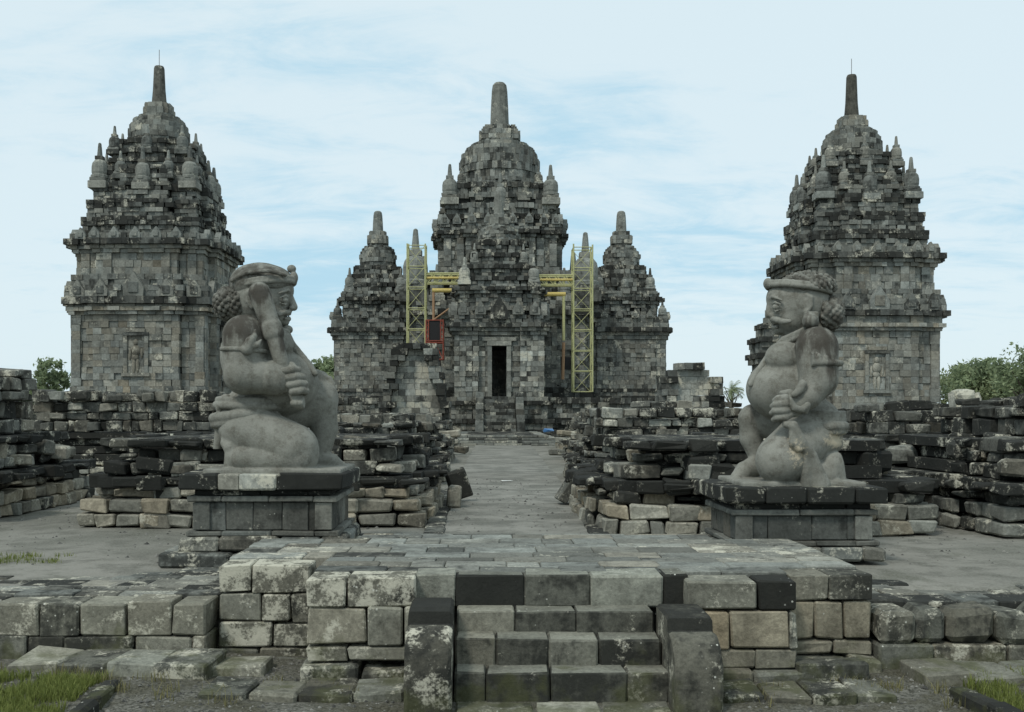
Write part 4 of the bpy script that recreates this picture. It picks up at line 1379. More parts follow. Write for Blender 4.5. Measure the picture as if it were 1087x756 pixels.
    for (dx, rr) in ((0, 3.0), (5, 2.2)):    # necklace cord down to the belly
        s.chain([p(288, 346, -.20), p(304 + dx * .3, 352, -.12), p(306 + dx, 364, -.10), p(321 + dx * .6, 380, -.12), p(335, 397, -.14)], [r(rr)] * 5, .008)
        s.chain([p(288, 346, .20), p(304 + dx * .3, 352, .12), p(306 + dx, 364, .10), p(321 + dx * .6, 380, .12), p(335, 397, .14)], [r(rr)] * 5, .008)
    s.ell(p(305, 350, 0), (r(6), .09, r(5)), .012)
    link('necklace', s.mesh('necklace', 1), mat, root)
    # waist cloth and belt
    s = SDF((-.75, -.66, .25), (.6, .66, 1.0), .0115)
    ringband(s, p(268, 431), r(38), .445, r(4.2), tilt=-.02, n=36)
    ringband(s, p(269, 425), r(37), .435, r(3.2), tilt=-.02, n=36)
    ringband(s, p(263, 441), r(35), .455, r(5.5), tilt=.10, n=36, k=.02)
    ringband(s, p(262, 447), r(34), .455, r(3.5), tilt=.14, n=36, k=.02)
    for y in (-.20, -.05, .10, .22):
        s.chain([p(240, 424, y), p(236, 450, y * 1.05), p(231, 476, y * 1.05)], [r(6), r(7), r(5)], .03)
    s.chain([p(240, 428, -.28), p(233, 434, -.30)], [r(6), r(4)], .015)
    link('waist_cloth', s.mesh('waist_cloth', 1), mat, root)
    return root

def build_right_statue():
    p, r = stat_space(850, .795)
    loc = (XP(850, ST_D), ST_D, .795)
    root = thing('guardian_statue', 'kneeling moustached stone guardian facing left with hand on thigh, on the right pedestal', 'statue', loc)
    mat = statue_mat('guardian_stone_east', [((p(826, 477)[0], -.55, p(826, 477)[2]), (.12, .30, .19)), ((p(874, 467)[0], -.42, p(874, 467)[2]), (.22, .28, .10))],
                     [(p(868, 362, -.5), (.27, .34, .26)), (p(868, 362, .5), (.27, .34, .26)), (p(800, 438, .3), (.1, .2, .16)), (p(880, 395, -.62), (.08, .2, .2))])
    hmat = statue_mat('guardian_hair_east', [], [], True)
    h = .0115
    s = SDF((-.95, -.78, -.02), (.65, .72, 2.3), h)
    s.ell(p(866, 455), (r(27), .42, r(33)), .05)               # hips
    s.ell(p(867, 470), (r(25), .42, r(16)), .02)
    s.ell(p(834, 413), (r(42), .44, r(35)), .06)               # belly
    s.ell(p(857, 385), (r(31), .42, r(42)), .07)
    s.ell(p(833, 380, -.18), (r(21), .19, r(18)), .025); s.ell(p(833, 380, .18), (r(21), .19, r(18)), .025)
    s.cap(p(858, 362), p(850, 344), r(25), r(23), .04)
    # far arm raised with club
    s.chain([p(862, 368, .44), p(848, 404, .56), p(835, 380, .44)], [r(20), r(15), r(9)], .03)
    s.ell(p(833, 372, .42), (r(8), .09, r(10)), .02)
    # near arm
    s.cap(p(867, 369, -.42), p(869, 402, -.50), r(22), r(19.5), .03)
    s.chain([p(869, 404, -.50), p(857, 421, -.56), p(849, 428, -.58)], [r(19), r(13.5), r(11)], .02)
    # near hand on the thigh, fingers forward
    s.ell(p(842, 431, -.60), (r(12), .075, r(12)), .02)
    for q, (ya, ln, yy) in enumerate(((422, 10, -.655), (428, 12.5, -.67), (435, 13, -.665), (442, 11, -.65))):
        s.chain([p(841, 426 + q * 4, -.635), p(834, ya + .5, yy - .015), p(836 - ln, ya + 1.2, yy), p(832 - ln, ya + 3.5, yy + .055)], [r(4.6), r(4.2), r(3.8), r(2.8)], .004)
    s.chain([p(845, 422, -.62), p(838, 417, -.60), p(830, 417.5, -.57)], [r(4.6), r(4.0), r(3.0)], .006)    # thumb
    # near leg
    s.cap(p(858, 462, -.22), p(832, 486, -.42), r(28), r(27), .04)
    s.ell(p(829, 490, -.44), (r(26), .27, r(25)), .04)
    s.cap(p(838, 503, -.40), p(878, 502, -.34), r(15), r(13), .02)
    s.chain([p(878, 504, -.34), p(882, 492, -.34), p(886, 487, -.32)], [r(14), r(11.5), r(8)], .02)
    s.chain([p(884, 495, -.34), p(889, 509, -.34)], [r(12), r(9)], .02)
    for q in range(5): s.cap(p(889, 512, -.46 + q * .052), p(883, 515, -.46 + q * .052), r(4.2), r(3.4), .006)
    # far leg
    s.cap(p(850, 455, .22), p(800, 444, .34), r(26), r(16), .04)
    s.chain([p(798, 445, .34), p(797, 465, .34), p(804, 484, .32)], [r(14.5), r(12), r(10)], .03)
    s.chain([p(803, 494, .28), p(790, 500, .20), p(782, 507, .14)], [r(12), r(10), r(7)], .02)
    for q in range(5): s.cap(p(783, 508, .02 + q * .055), p(777 + q * .6, 511.5, .0 + q * .055), r(4.2), r(3.6), .005)
    s.boxr((-.14, 0, .02), (.66, .60, .045), .02, .02)
    # head
    s.ell(p(848, 323), (r(33), .32, r(34)), .03)
    s.ell(p(842, 338), (r(21), .25, r(19)), .03)
    s.ell(p(842, 339, -.13), (r(15), .13, r(13)), .03); s.ell(p(842, 339, .13), (r(15), .13, r(13)), .03)
    s.ell(p(829, 316), (r(15), .23, r(16)), .03)
    face(s, p, r, -1, dict(bridge=(817, 322), nose=(816.5, 334), eye=(823.0, 326), mouth=(821, 344), chin=(827, 351)), 0, None)
    for y in (-1, 1):
        s.chain([p(819, 339, y * .02), p(824.5, 339.5, y * .17), p(831, 341.5, y * .25), p(838.5, 341, y * .285)], [r(2.8), r(3.5), r(3.2), r(2.2)], .005)
        ear(s, p, r, 856, 322, y * .315, -1)
    link('body', s.mesh('body', 1), mat, root)
    # club in the far hand
    s = SDF((-.7, .1, 1.0), (.1, .75, 2.0), .0125)
    s.chain([p(836, 395, .44), p(833, 366, .42), p(838, 335, .46)], [r(6), r(7), r(10)], .01)
    link('club', s.mesh('club'), mat, root)
    # hair
    s = SDF((-.5, -.5, 1.85), (.5, .5, 2.6), .0092)
    c = p(856, 306)
    s.ell(c, (r(27), .31, r(14)), .02)
    curls(s, c, (r(29), .33, r(16.5)), 250, r(2.9), 11, half=lambda d: d[2] > -.25)
    link('hair_cap', s.mesh('hair_cap', 1), hmat, root)
    s = SDF((-.05, -.5, 1.5), (.65, .5, 2.25), .0088)
    c = p(879, 333)
    s.ell(c, (r(10.5), .26, r(15.5)), .02)
    curls(s, c, (r(12.5), .29, r(18)), 150, r(3.0), 12)
    curls(s, p(868, 334), (r(11), .31, r(17)), 130, r(3.2), 13, half=lambda d: d[0] > -.3)
    s.ell(p(868, 334), (r(11), .29, r(16)), .02)
    link('curled_hair', s.mesh('curled_hair', 1), hmat, root)
    s = SDF((-.6, -.55, 1.8), (.55, .55, 2.5), .011)
    ringband(s, p(848, 308), r(33.5), .335, r(2.8), tilt=-.14, n=40)
    ringband(s, p(848, 304.5), r(32.5), .328, r(2.2), tilt=-.14, n=40)
    s.ell(p(815, 301), (r(4.5), .09, r(6)), .015)
    link('headband', s.mesh('headband', 1), mat, root)
    for y in (-1, 1):
        s = SDF((-.1, -.55, 1.6), (.3, .55, 2.05), .010)
        s.cap(p(860, 341, y * .30), p(860, 341, y * .40), r(8.5), r(8.0), .008)
        s.boxr(p(861, 339, y * .36), (r(7), .05, r(8)), .015, .008)
        link('earring', s.mesh('earring', 1), mat, root)
    s = SDF((-.1, -.85, 1.15), (.55, -.1, 1.75), .0105)
    c = p(868, 386, -.45)
    ringband(s, c, r(22.5), .225, r(3.2), n=26)
    for (x, hgt) in ((856, 9), (863, 13), (871, 11), (879, 8)):
        s.chain([p(x, 385, -.66), p(x - 2, 385 - hgt * .6, -.665), p(x - 5, 385 - hgt, -.64)], [r(4.2), r(3.2), r(1.2)], .01)
    s.chain([p(852, 387, -.62), p(848, 384, -.60)], [r(4), r(3)], .01)
    link('armlet', s.mesh('armlet', 1), mat, root)
    s = SDF((-.65, -.7, .6), (.3, .7, 1.8), .0115)
    for w in (0, 4.5):
        for y in (-1, 1):
            s.chain([p(858, 348 + w, y * .33), p(846, 354 + w, y * .27), p(832, 360 + w, y * .16), p(818 + w * .3, 374 + w, y * .10), p(806, 392, y * .12), p(797, 408, y * .12)], [r(3.2)] * 6, .008)
    for i in range(9):
        f = i / 8
        s.ell(p(858 - 26 * f, 351 + 14 * f, -.33 + .2 * f), (r(4.2),) * 3, .006)
    link('necklace', s.mesh('necklace', 1), mat, root)
    s = SDF((-.5, -.7, .25), (.6, .7, 1.05), .0115)
    for (yy, rr, rad) in ((438, 2.0, 27), (441.5, 2.0, 27.4), (445, 2.0, 27.6), (452, 5.2, 27), (458, 3.2, 27)):
        ringband(s, p(866, yy), r(rad), .435, r(rr), tilt=0.0, n=36)
    link('belt', s.mesh('belt', 1), mat, root)
    # snake round the wrist, and the sash
    s = SDF((-.35, -.95, .65), (.3, -.25, 1.3), .0095)
    s.chain([p(833, 419, -.68), p(838, 425, -.71), p(843, 433, -.71), p(851, 435, -.69), p(857, 430, -.68), p(855, 437, -.66)], [r(3), r(3.4), r(3.6), r(3.6), r(3.4), r(3)], .006)
    s.ell(p(852, 410, -.66), (r(4), .05, r(7)), .01)
    s.chain([p(852, 408, -.68), p(848, 415, -.69), p(843, 419, -.70)], [r(4.5), r(4), r(3)], .006)
    link('snake_ornament', s.mesh('snake_ornament'), mat, root)
    s = SDF((-.4, -.95, -.02), (.4, -.25, .85), .0105)
    s.chain([p(832, 450, -.655), p(842, 452, -.69), p(851, 470, -.685), p(861, 484, -.635), p(866, 500, -.60), p(870, 514, -.58)], [r(3.5), r(5), r(5.5), r(6), r(8), r(11)], .012)
    s.chain([p(841, 455, -.685), p(842, 470, -.70), p(848, 476, -.70), p(853, 472, -.685)], [r(3.5), r(4.5), r(4.2), r(3.5)], .01)
    s.chain([p(856, 480, -.65), p(856, 500, -.60), p(857, 515, -.57)], [r(5), r(7), r(8)], .02)
    hem = []
    for i in range(12):
        x, y = 806 + 45 * i / 11, 499 - 14 * (i / 11) ** 1.1
        hem.append(p(x, y, -.44 - .27 * math.sqrt(max(0, 1 - ((x - 829) / 26) ** 2 - ((y - 490) / 25) ** 2)) + .004))
    s.chain(hem, [r(1.3)] * 12, .006)
    link('sash', s.mesh('sash', 1), mat, root)
    return root
build_left_statue()
build_right_statue()

# ------------------------------------------------------------------ pedestals
def pedestal(label, x0, x1, y0, depth, ztop, slab, kinds, zb):
    cx = (x0 + x1) / 2
    root = thing('statue_pedestal', label, 'pedestal', (cx, y0 + depth / 2, 0))
    w, d = (x1 - x0) / 2, depth / 2
    m = MB()
    cuts = [-w] + [-w + 2 * w * f for f in slab] + [w]
    for i in range(len(cuts) - 1):
        m.abox(cuts[i] + .004, cuts[i + 1] - .004, -d + U(-.008, .008), -.05, ztop - .17, ztop + U(-.004, .004), attr(kinds[i]), .014, .006)
    for i in range(3):
        m.abox(-w + 2 * w * i / 3 + .004, -w + 2 * w * (i + 1) / 3 - .004, -.045, d, ztop - .17, ztop + U(-.004, .004), attr('black'), .014, .006)
    m.build('top_slab', M_PED, root)
    m = MB()
    K = dict(bl=.55, dep=.25, jit=.004, gap=.004, bev=.008, vj=.003)
    pl = lambda o: rect(-w + .12 - o, w - .12 + o, -d + .12 - o, d - .12 + o)
    stack(m, pl, [(ztop - .235, ztop - .175, -.02, 'black')], ch=.2, **K)
    stack(m, pl, [(ztop - .30, ztop - .236, .05, 'smooth')], ch=.2, **K)
    m.build('upper_moulding', M_PED, root)
    m = MB()
    stack(m, pl, [(zb + .05, ztop - .301, -.02, 'smooth')], ch=.6, **dict(K, bl=.34))
    for s in (-1, 1): m.abox(s * (w - .22) - .09, s * (w - .22) + .09, -d + .10, -d + .132, zb + .06, ztop - .305, attr('smooth'), .006)
    m.build('shaft', M_PED, root)
    m = MB()
    stack(m, pl, [(zb - .005, zb + .05, .05, 'smooth')], ch=.2, **K)
    stack(m, pl, [(zb - .16, zb - .006, .12, 'grey')], ch=.2, **dict(K, bl=.45, jit=.02, bev=.02, vj=.01))
    if zb > .2: stack(m, pl, [(-.02, zb - .161, .28, 'grey')], ch=.25, **dict(K, bl=.5, jit=.02, bev=.02, vj=.01))
    m.build('foundation', M_PED, root)
pedestal('stone pedestal with black, tan and dark top slabs under the statue facing right', -3.23, -1.50, 10.72, 1.55, .955, (.24, .37, .60), ('black', 'tan', 'pale', 'black'), .30)
pedestal('stone pedestal with blackened top slab under the statue facing left', 2.50, 4.20, 10.68, 1.45, .815, (.25, .5, .8), ('black', 'black', 'black', 'black'), .20)

# ------------------------------------------------------------------ entrance platform
PZ = .30
def build_platform():
    root = thing('entrance_platform', 'raised stone platform with central steps in the foreground', 'platform', (0, 0, 0))
    YM, YL, YR = 8.02, 8.80, 8.30
    def wall(rects, Y, depth=.35, bev=.009, vj=.010):
        m = MB()
        for (a, b, t, bt, kd) in rects:
            at = attr(kd) if isinstance(kd, str) else kd
            x0, x1, z1, z0 = XP(a, Y), XP(b, Y), ZP(t, Y), ZP(bt, Y)
            m.abox(x0 + .005, x1 - .005, Y + U(-.012, .012), Y + depth, z0 + .005, z1 - .004, at, bev, vj)
        return m
    C = (.36, .18, .42, .24); C2 = (.40, .22, .34, .26)
    m = wall([(232, 266, 600, 629, C), (266, 330, 600, 630, C), (232, 310, 630, 661, (.5, .1, .22, .22)), (278, 310, 631, 661, C), (310, 330, 632, 664, C2),
              (232, 289, 661, 686, C), (289, 330, 662, 686, C), (232, 330, 686, 701, (.5, .2, .2, .2))][:2] +
             [(232, 277, 630, 660, (.5, .1, .24, .2)), (277, 309, 630, 660, C), (309, 330, 630, 662, C2), (232, 289, 661, 687, C), (289, 330, 663, 687, C), (232, 275, 688, 705, 'grey'), (276, 330, 688, 705, 'grey')], YL)
    m.build('lichened_wall', M_NEAR, root)
    m = wall([(325, 368, 613, 645, C), (368, 441, 613, 645, C), (325, 389, 646, 684, (.55, .35, .26, .14)), (389, 428, 644, 686, (.46, .1, .18, .1)), (428, 441, 644, 686, (.5, .1, .24, .1)),
              (325, 369, 686, 702, C), (369, 441, 686, 702, (.5, .15, .22, .15))], YM)
    m.build('front_wall', M_NEAR, root)
    m = wall([(730, 805, 617, 648, (.42, .12, .2, .16)), (806, 846, 617, 648, (.12, .1, .05, .75)), (735, 774, 649, 690, (.62, .95, .08, .05)), (775, 838, 650, 690, (.60, .62, .08, .10)),
              (738, 803, 690, 711, (.48, .35, .12, .15)), (803, 846, 690, 711, (.45, .25, .18, .2)), (838, 846, 650, 690, 'grey')], YM)
    m.build('front_wall', M_NEAR, root)
    m = wall([(838, 879, 610, 638, (.42, .2, .2, .2)), (880, 926, 610, 638, (.34, .1, .22, .35)), (838, 865, 639, 679, (.55, .6, .08, .15)), (865, 896, 639, 679, (.5, .5, .1, .15)), (896, 925, 639, 679, (.52, .55, .1, .15)),
              (838, 884, 680, 695, (.5, .4, .15, .15)), (884, 926, 680, 695, (.5, .4, .2, .2))], YR)
    m.build('side_wall', M_NEAR, root)
    # protruding mossy footing courses under the walls
    def course(x0, x1, y0, y1, z0, z1, kind, bl=.45):
        m = MB()
        x = x0
        while x < x1 - .05:
            w = min(U(.7, 1.3) * bl, x1 - x)
            m.abox(x + .006, x + w - .006, y0 + U(-.03, .03), y1, z0, z1 + U(-.012, .012), attr(kind), .014, .016); x += w
        m.build('footing', M_NEAR, root)
    course(-2.34, -1.40, YL - .10, YL + .3, -.62, -.50, 'grey')
    course(-1.46, -.58, YM - .10, YM + .3, -.62, -.385, 'grey')
    course(1.64, 2.48, YM - .10, YM + .3, -.62, -.42, 'grey')
    course(2.45, 3.16, YR - .12, YR + .3, -.62, -.37, 'grey')
    # fill behind the walls
    m = MB()
    m.prism([(-2.26, YL + .3), (-1.38, YL + .3), (-1.38, YM + .3), (2.42, YM + .3), (2.42, YR + .28), (3.10, YR + .28), (3.10, 10.55), (2.3, 10.55), (2.3, 10.95), (-1.3, 10.95), (-1.3, 10.6), (-2.26, 10.6)], -.6, PZ - .10, attr('dark'))
    m.build('fill', M_NEAR, root)
    # paving: irregular courses
    m = MB()
    rows = []
    y = YM + .352
    while y < 10.95:
        d = U(.20, .40)
        rows.append((y, min(d, 10.98 - y))); y += d
    for (y, d) in rows:
        ym = y + d / 2
        xl = -1.42 if ym < YL + .33 else -2.31
        xr = 2.46 if ym < YR + .33 else 3.13
        if ym > 10.62: xl, xr = -1.32, 2.35
        x = xl + 0.0
        while x < xr - .02:
            w = U(.26, .72)
            if xr - (x + w) < .2: w = xr - x
            # the stair head blocks take the front of the middle
            ya, yb = y, y + d
            if -.60 < x + w / 2 < 1.62 and yb < 8.62: x += w; continue
            mid = -.75 < x + w / 2 < 1.9
            kd = random.choice(('blue', 'slab', 'slab', 'slab', 'smooth')) if mid else random.choice(('slab', 'slab', 'grey', 'grey', 'cream') if R() < .45 else ('slab', 'grey'))
            at = attr(kd)
            if R() < .06: at = (.5, .35, .1, .1)
            jo = U(-.03, .03)
            m.abox(x + .003, x + w - .003, max(ya + .003 + jo, 8.375), yb - .003 + jo, PZ - .12, PZ + U(-.005, .005), at, .008, .003)
            x += w
    m.build('paving', M_PAVE, root)
    # steps
    st = MB()
    tops = [(8.20, .30), (7.95, .055), (7.70, -.105), (7.46, -.295)]
    xe = ((-.575, -.245, .30, .84, 1.42, 1.62), (-.235, .225, .70, 1.30), (-.235, .075, .47, .85, 1.32), (-.235, .0, .47, 1.03, 1.34))
    kd = ((('blue'), (.16, .02, .05, .46), (.36, .02, .06, .30), 'blue', (.18, .03, .05, .5)), ((.44, .15, .10, .16), (.30, .05, .10, .32), (.31, .05, .10, .32)),
          ((.38, .2, .12, .26), (.28, .05, .10, .36), (.42, .08, .12, .25), (.27, .05, .12, .38)), ((.32, .05, .12, .3), (.26, .03, .08, .36), (.27, .03, .08, .34), (.3, .1, .22, .3)))
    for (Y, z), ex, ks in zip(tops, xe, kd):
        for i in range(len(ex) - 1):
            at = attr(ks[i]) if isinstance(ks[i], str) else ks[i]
            st.abox(ex[i] + .003, ex[i + 1] - .003, Y + U(-.008, .008), Y + .34, z - .26, z + U(-.004, .004), at, .012, .006, 0, (min(.55, at[0] + .13), at[1], .10, min(.16, at[3])))  # treads coloured paler: foot wear, plus sky light painted into their top faces
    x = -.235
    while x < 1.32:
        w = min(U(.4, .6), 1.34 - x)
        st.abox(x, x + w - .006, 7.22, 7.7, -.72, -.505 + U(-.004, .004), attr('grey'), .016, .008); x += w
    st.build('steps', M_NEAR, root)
    # curled balustrades
    def cheek(x0, x1, Yf, ztop, at1, at2, hump):
        m = MB()
        prof = []                       # side outline (y, z), front is small y
        rr = .27
        prof.append((Yf + .02, -.75))
        prof.append((Yf - .01, -.45)); prof.append((Yf - .015, ztop - rr - .05))
        for i in range(11):
            t = math.pi * (1 - i / 20)
            prof.append((Yf + rr + (rr + .012) * math.cos(t) * 1.0, ztop - rr + rr * math.sin(t)))
        prof += [(Yf + .34, ztop - .005), (Yf + .36, ztop + hump - .02), (Yf + .44, ztop + hump), (8.0, ztop + hump), (8.0, -.75)]
        n = len(prof); b = len(m.v)
        bv = .022
        for (x, s) in ((x0, 0), (x0 + bv, 1), (x1 - bv, 1), (x1, 0)):
            for (y, z) in prof:
                cy, cz = (Yf + 8.0) / 2, -.3
                k = 1 if s else .955
                m.v.append(Vector((x + U(-.004, .004), cy + (y - cy) * k + U(-.003, .003), cz + (z - cz) * k)))
        m.f.append([b + i for i in range(n)]); m.a.append(at1)
        m.f.append([b + 3 * n + i for i in range(n)][::-1]); m.a.append(at1)
        for r_ in range(3):
            for i in range(n):
                j = (i + 1) % n
                m.f.append([b + r_ * n + i, b + (r_ + 1) * n + i, b + (r_ + 1) * n + j, b + r_ * n + j])
                m.a.append(at2 if 12 < i < n - 2 else at1)
        return m
    cheek(-.575, -.245, 7.18, .055, (.20, .12, .27, .34), (.16, .08, .06, .5), .10).build('balustrade', M_NEAR, root)
    cheek(1.33, 1.665, 7.18, .005, (.30, .14, .24, .28), (.24, .08, .12, .42), .10).build('balustrade', M_NEAR, root)
build_platform()

# ------------------------------------------------------------------ side terraces
def build_terrace(label, x0, x1, yf, yb, topz, kind_front, rounded):
    root = thing('stone_terrace', label, 'terrace', ((x0 + x1) / 2, yf, 0))
    ox, oy = (x0 + x1) / 2, yf
    m = MB()
    x = x0
    while x < x1 - .05:
        w = min(U(.24, .42), x1 - x)
        m.abox(x - ox + .006, x + w - ox - .006, U(-.025, .01), .38, -.27, topz + U(-.02, .01), attr(kind_front),   .045 if rounded else .011, .016 if rounded else .012); x += w
    m.build('edge_blocks', M_NEAR, root)
    m = MB()
    x = x0
    while x < x1 - .05:
        w = min(U(.3, .6), x1 - x)
        m.abox(x - ox + .006, x + w - ox - .006, -.02 + U(-.02, .02), .36, -.60, -.275, attr('tan' if R() < .6 else 'grey'), .011, .010); x += w
    m.build('lower_course', M_NEAR, root)
    m = MB()
    y = yf + .39
    while y < yb:
        d = U(.22, .38)
        x = x0
        f = (y - yf) / (yb - yf)
        while x < x1 - .05:
            w = min(U(.3, .65), x1 - x)
            if f < .62 + .4 * nz(x * .35, 0, 1.0, 2.0) + (.3 if abs(x) < 3.6 else 0):
                m.abox(x - ox + .004, x + w - ox - .004, y - oy + .004, y + d - oy - .004, topz - .14, topz + U(-.012, .01) + .006, attr(random.choice(('slab', 'grey', 'grey', 'dark'))), .012, .006)
            x += w
        y += d
    m.build('paving', M_PAVE, root)
build_terrace('low paved terrace with block edge left of the platform', -7.2, -2.34, 8.58, 10.9, .0, 'grey', False)
build_terrace('low paved terrace with rounded mossy edge stones right of the platform', 3.16, 8.2, 8.26, 10.6, .0, 'grey', True)

# loose slabs lying in front of the walls
def slab(label, x0, x1, y0, y1, z0, z1, kind, n, group=None, rz=0.0):
    cx, cy = (x0 + x1) / 2, (y0 + y1) / 2
    for i in range(n):
        a, b = x0 + (x1 - x0) * i / n, x0 + (x1 - x0) * (i + 1) / n
        mx = (a + b) / 2
        m = MB()
        m.abox(-(b - a) / 2 + .006, (b - a) / 2 - .006, -(y1 - y0) / 2 + U(-.03, .03), (y1 - y0) / 2 + U(-.02, .02), z0, z1 + U(-.015, .015), attr(kind), .012, .018)
        o = m.build('paving_slab', M_NEAR, None, (mx, cy + (mx - cx) * math.sin(rz), 0), rz + U(-.04, .04))
        tag(o, label, 'slab', group)
slab('flat stone slab in the row lying below the left terrace edge', -3.75, -2.15, 7.98, 8.50, -.60, -.36, 'grey', 4, 'slabs below the left terrace', -.06)
slab('mossy stone slab in the row below the lichened platform wall', -2.10, -.60, 7.42, 7.86, -.66, -.43, 'grey', 4, 'slabs below the lichened wall')
slab('flat stone slab in the row lying below the right terrace edge', 3.30, 5.2, 7.72, 8.16, -.60, -.38, 'slab', 5, 'slabs below the right terrace')
slab('stone slab in the row at the foot of the platform wall right of the steps', 1.72, 3.0, 7.40, 7.85, -.66, -.44, 'grey', 4, 'slabs right of the steps')
slab('single sunken stone slab between the left slab row and the platform', -2.25, -1.75, 8.05, 8.5, -.62, -.40, 'grey', 1)
slab('single dark stone slab lying on the mossy footing right of the steps', 2.42, 2.98, 7.92, 8.2, -.60, -.345, 'dark', 1)

# kerbs of the lawns
def kerb(label, pts):
    m = MB()
    for i in range(len(pts) - 1):
        a, b = Vector(pts[i]), Vector(pts[i + 1])
        e = (b - a); L = e.length; e.normalize()
        k = max(1, int(L / .42))
        for j in range(k):
            c = a + e * (L * (j + .5) / k)
            m.box(Vector((c.x, c.y, -.52)), Vector((e.x, e.y, 0)), Vector((-e.y, e.x, 0)), Vector((0, 0, 1)), L / k / 2 - .005, .07, .14, attr('black'), .018, .01)
    tag(m.build('lawn_kerb', M_NEAR), label, 'kerb')
kerb('dark stone kerb edging the grass at the bottom left', [(-2.78, 7.62), (-2.74, 7.1), (-2.72, 6.3)])
kerb('dark stone kerb edging the grass at the bottom right', [(3.42, 7.45), (3.48, 7.0), (3.52, 6.4)])

# ------------------------------------------------------------------ fallen stones and leaning slabs
def stone(label, loc, dims, kind, rot, group=None, name='fallen_stone'):
    m = MB()
    m.box(Vector((0, 0, 0)), Vector((1, 0, 0)), Vector((0, 1, 0)), Vector((0, 0, 1)), dims[0] / 2, dims[1] / 2, dims[2] / 2, attr(kind), min(dims) * .14, min(dims) * .06)
    o = m.build(name, M_RUIN, None, loc)
    o.rotation_euler = rot
    return tag(o, label, 'stone', group)
def leaning(label, px, py, D, dims, rot, kind):
    q = W(px, py, D)
    stone(label, (q.x, D, max(q.z, dims[2] * .3)), dims, kind, rot, name='leaning_slab')
leaning('pointed stone slab leaning against the ruin corner left of the path', 487, 514, 18.2, (.36, .16, .52), (.12, -.32, .2), 'dark')
leaning('upright stone block standing beside the pointed slab left of the path', 482, 527, 17.0, (.22, .22, .36), (0, .02, .1), 'grey')
leaning('dark stone slab leaning against the ruin corner right of the path', 605, 514, 17.6, (.16, .42, .66), (0, .55, .1), 'dark')
random.seed(21)
def scatter(label, group, n, xr, yr, zr, kinds, size=(.3, .6)):
    for i in range(n):
        d = (U(*size), U(.22, .4), U(.16, .3))
        stone(label, (U(*xr), U(*yr), U(*zr) + d[2] / 2), d, random.choice(kinds), (U(-.12, .12), U(-.12, .12), U(-.5, .5)), group)
BK = ('black', 'dark', 'black', 'grey')
scatter('weathered block lying loose on top of the low ruin left of the path', 'blocks on the left path ruin', 26, (-5.3, -1.2), (14.5, 18.9), (.62, 1.05), BK, (.2, .55))
scatter('weathered block lying loose on top of the low ruin right of the path', 'blocks on the right path ruin', 26, (1.9, 5.6), (13.7, 18.0), (.62, 1.05), BK, (.2, .55))
scatter('fallen block lying on the ground between the left ruins', 'blocks between the left ruins', 18, (-7.0, -1.1), (19.8, 22.3), (0, .4), ('black', 'dark', 'tan', 'grey'), (.25, .6))
scatter('fallen block lying on the ground between the right ruins', 'blocks between the right ruins', 18, (2.1, 7.4), (18.7, 21.1), (0, .4), ('black', 'dark', 'tan', 'grey'), (.25, .6))
scatter('loose block on the second ruin back, left of the path', 'blocks on the second left ruin', 14, (-5.8, -1.5), (22.8, 27), (.9, 1.25), BK, (.25, .55))
scatter('loose block on the second ruin back, right of the path', 'blocks on the second right ruin', 14, (2.4, 6.5), (21.8, 26), (.85, 1.2), BK, (.25, .55))
scatter('fallen block lying among rubble before the low steps, left side', 'blocks left of the low steps', 34, (-6.5, -.9), (36.8, 41.5), (0, .8), ('grey', 'dark', 'tan'), (.3, .9))
scatter('fallen block lying among rubble before the low steps, right side', 'blocks right of the low steps', 34, (2.5, 8.5), (36.0, 40.5), (0, .8), ('grey', 'dark', 'tan'), (.3, .9))
scatter('block lying loose on the blackened ruin at the right edge', 'blocks on the right edge ruin', 18, (6.9, 8.8), (13.3, 17.8), (.68, 1.1), ('black', 'dark', 'black', 'grey'), (.2, .6))
scatter('block lying loose on the ruin at the left edge', 'blocks on the left edge ruin', 18, (-8.6, -7.5), (15.5, 19.1), (.68, .95), ('black', 'dark', 'tan', 'grey'), (.2, .6))
scatter('loose block lying on the wall before the left tower', 'blocks on the wall before the left tower', 12, (-10.4, -6.2), (23.9, 24.3), (1.75, 1.95), ('black', 'dark', 'grey'), (.25, .55))
scatter('loose block lying on the blackened wall before the right tower', 'blocks on the wall before the right tower', 10, (7.9, 12), (21.2, 21.6), (1.5, 1.68), ('black', 'dark', 'black'), (.25, .55))

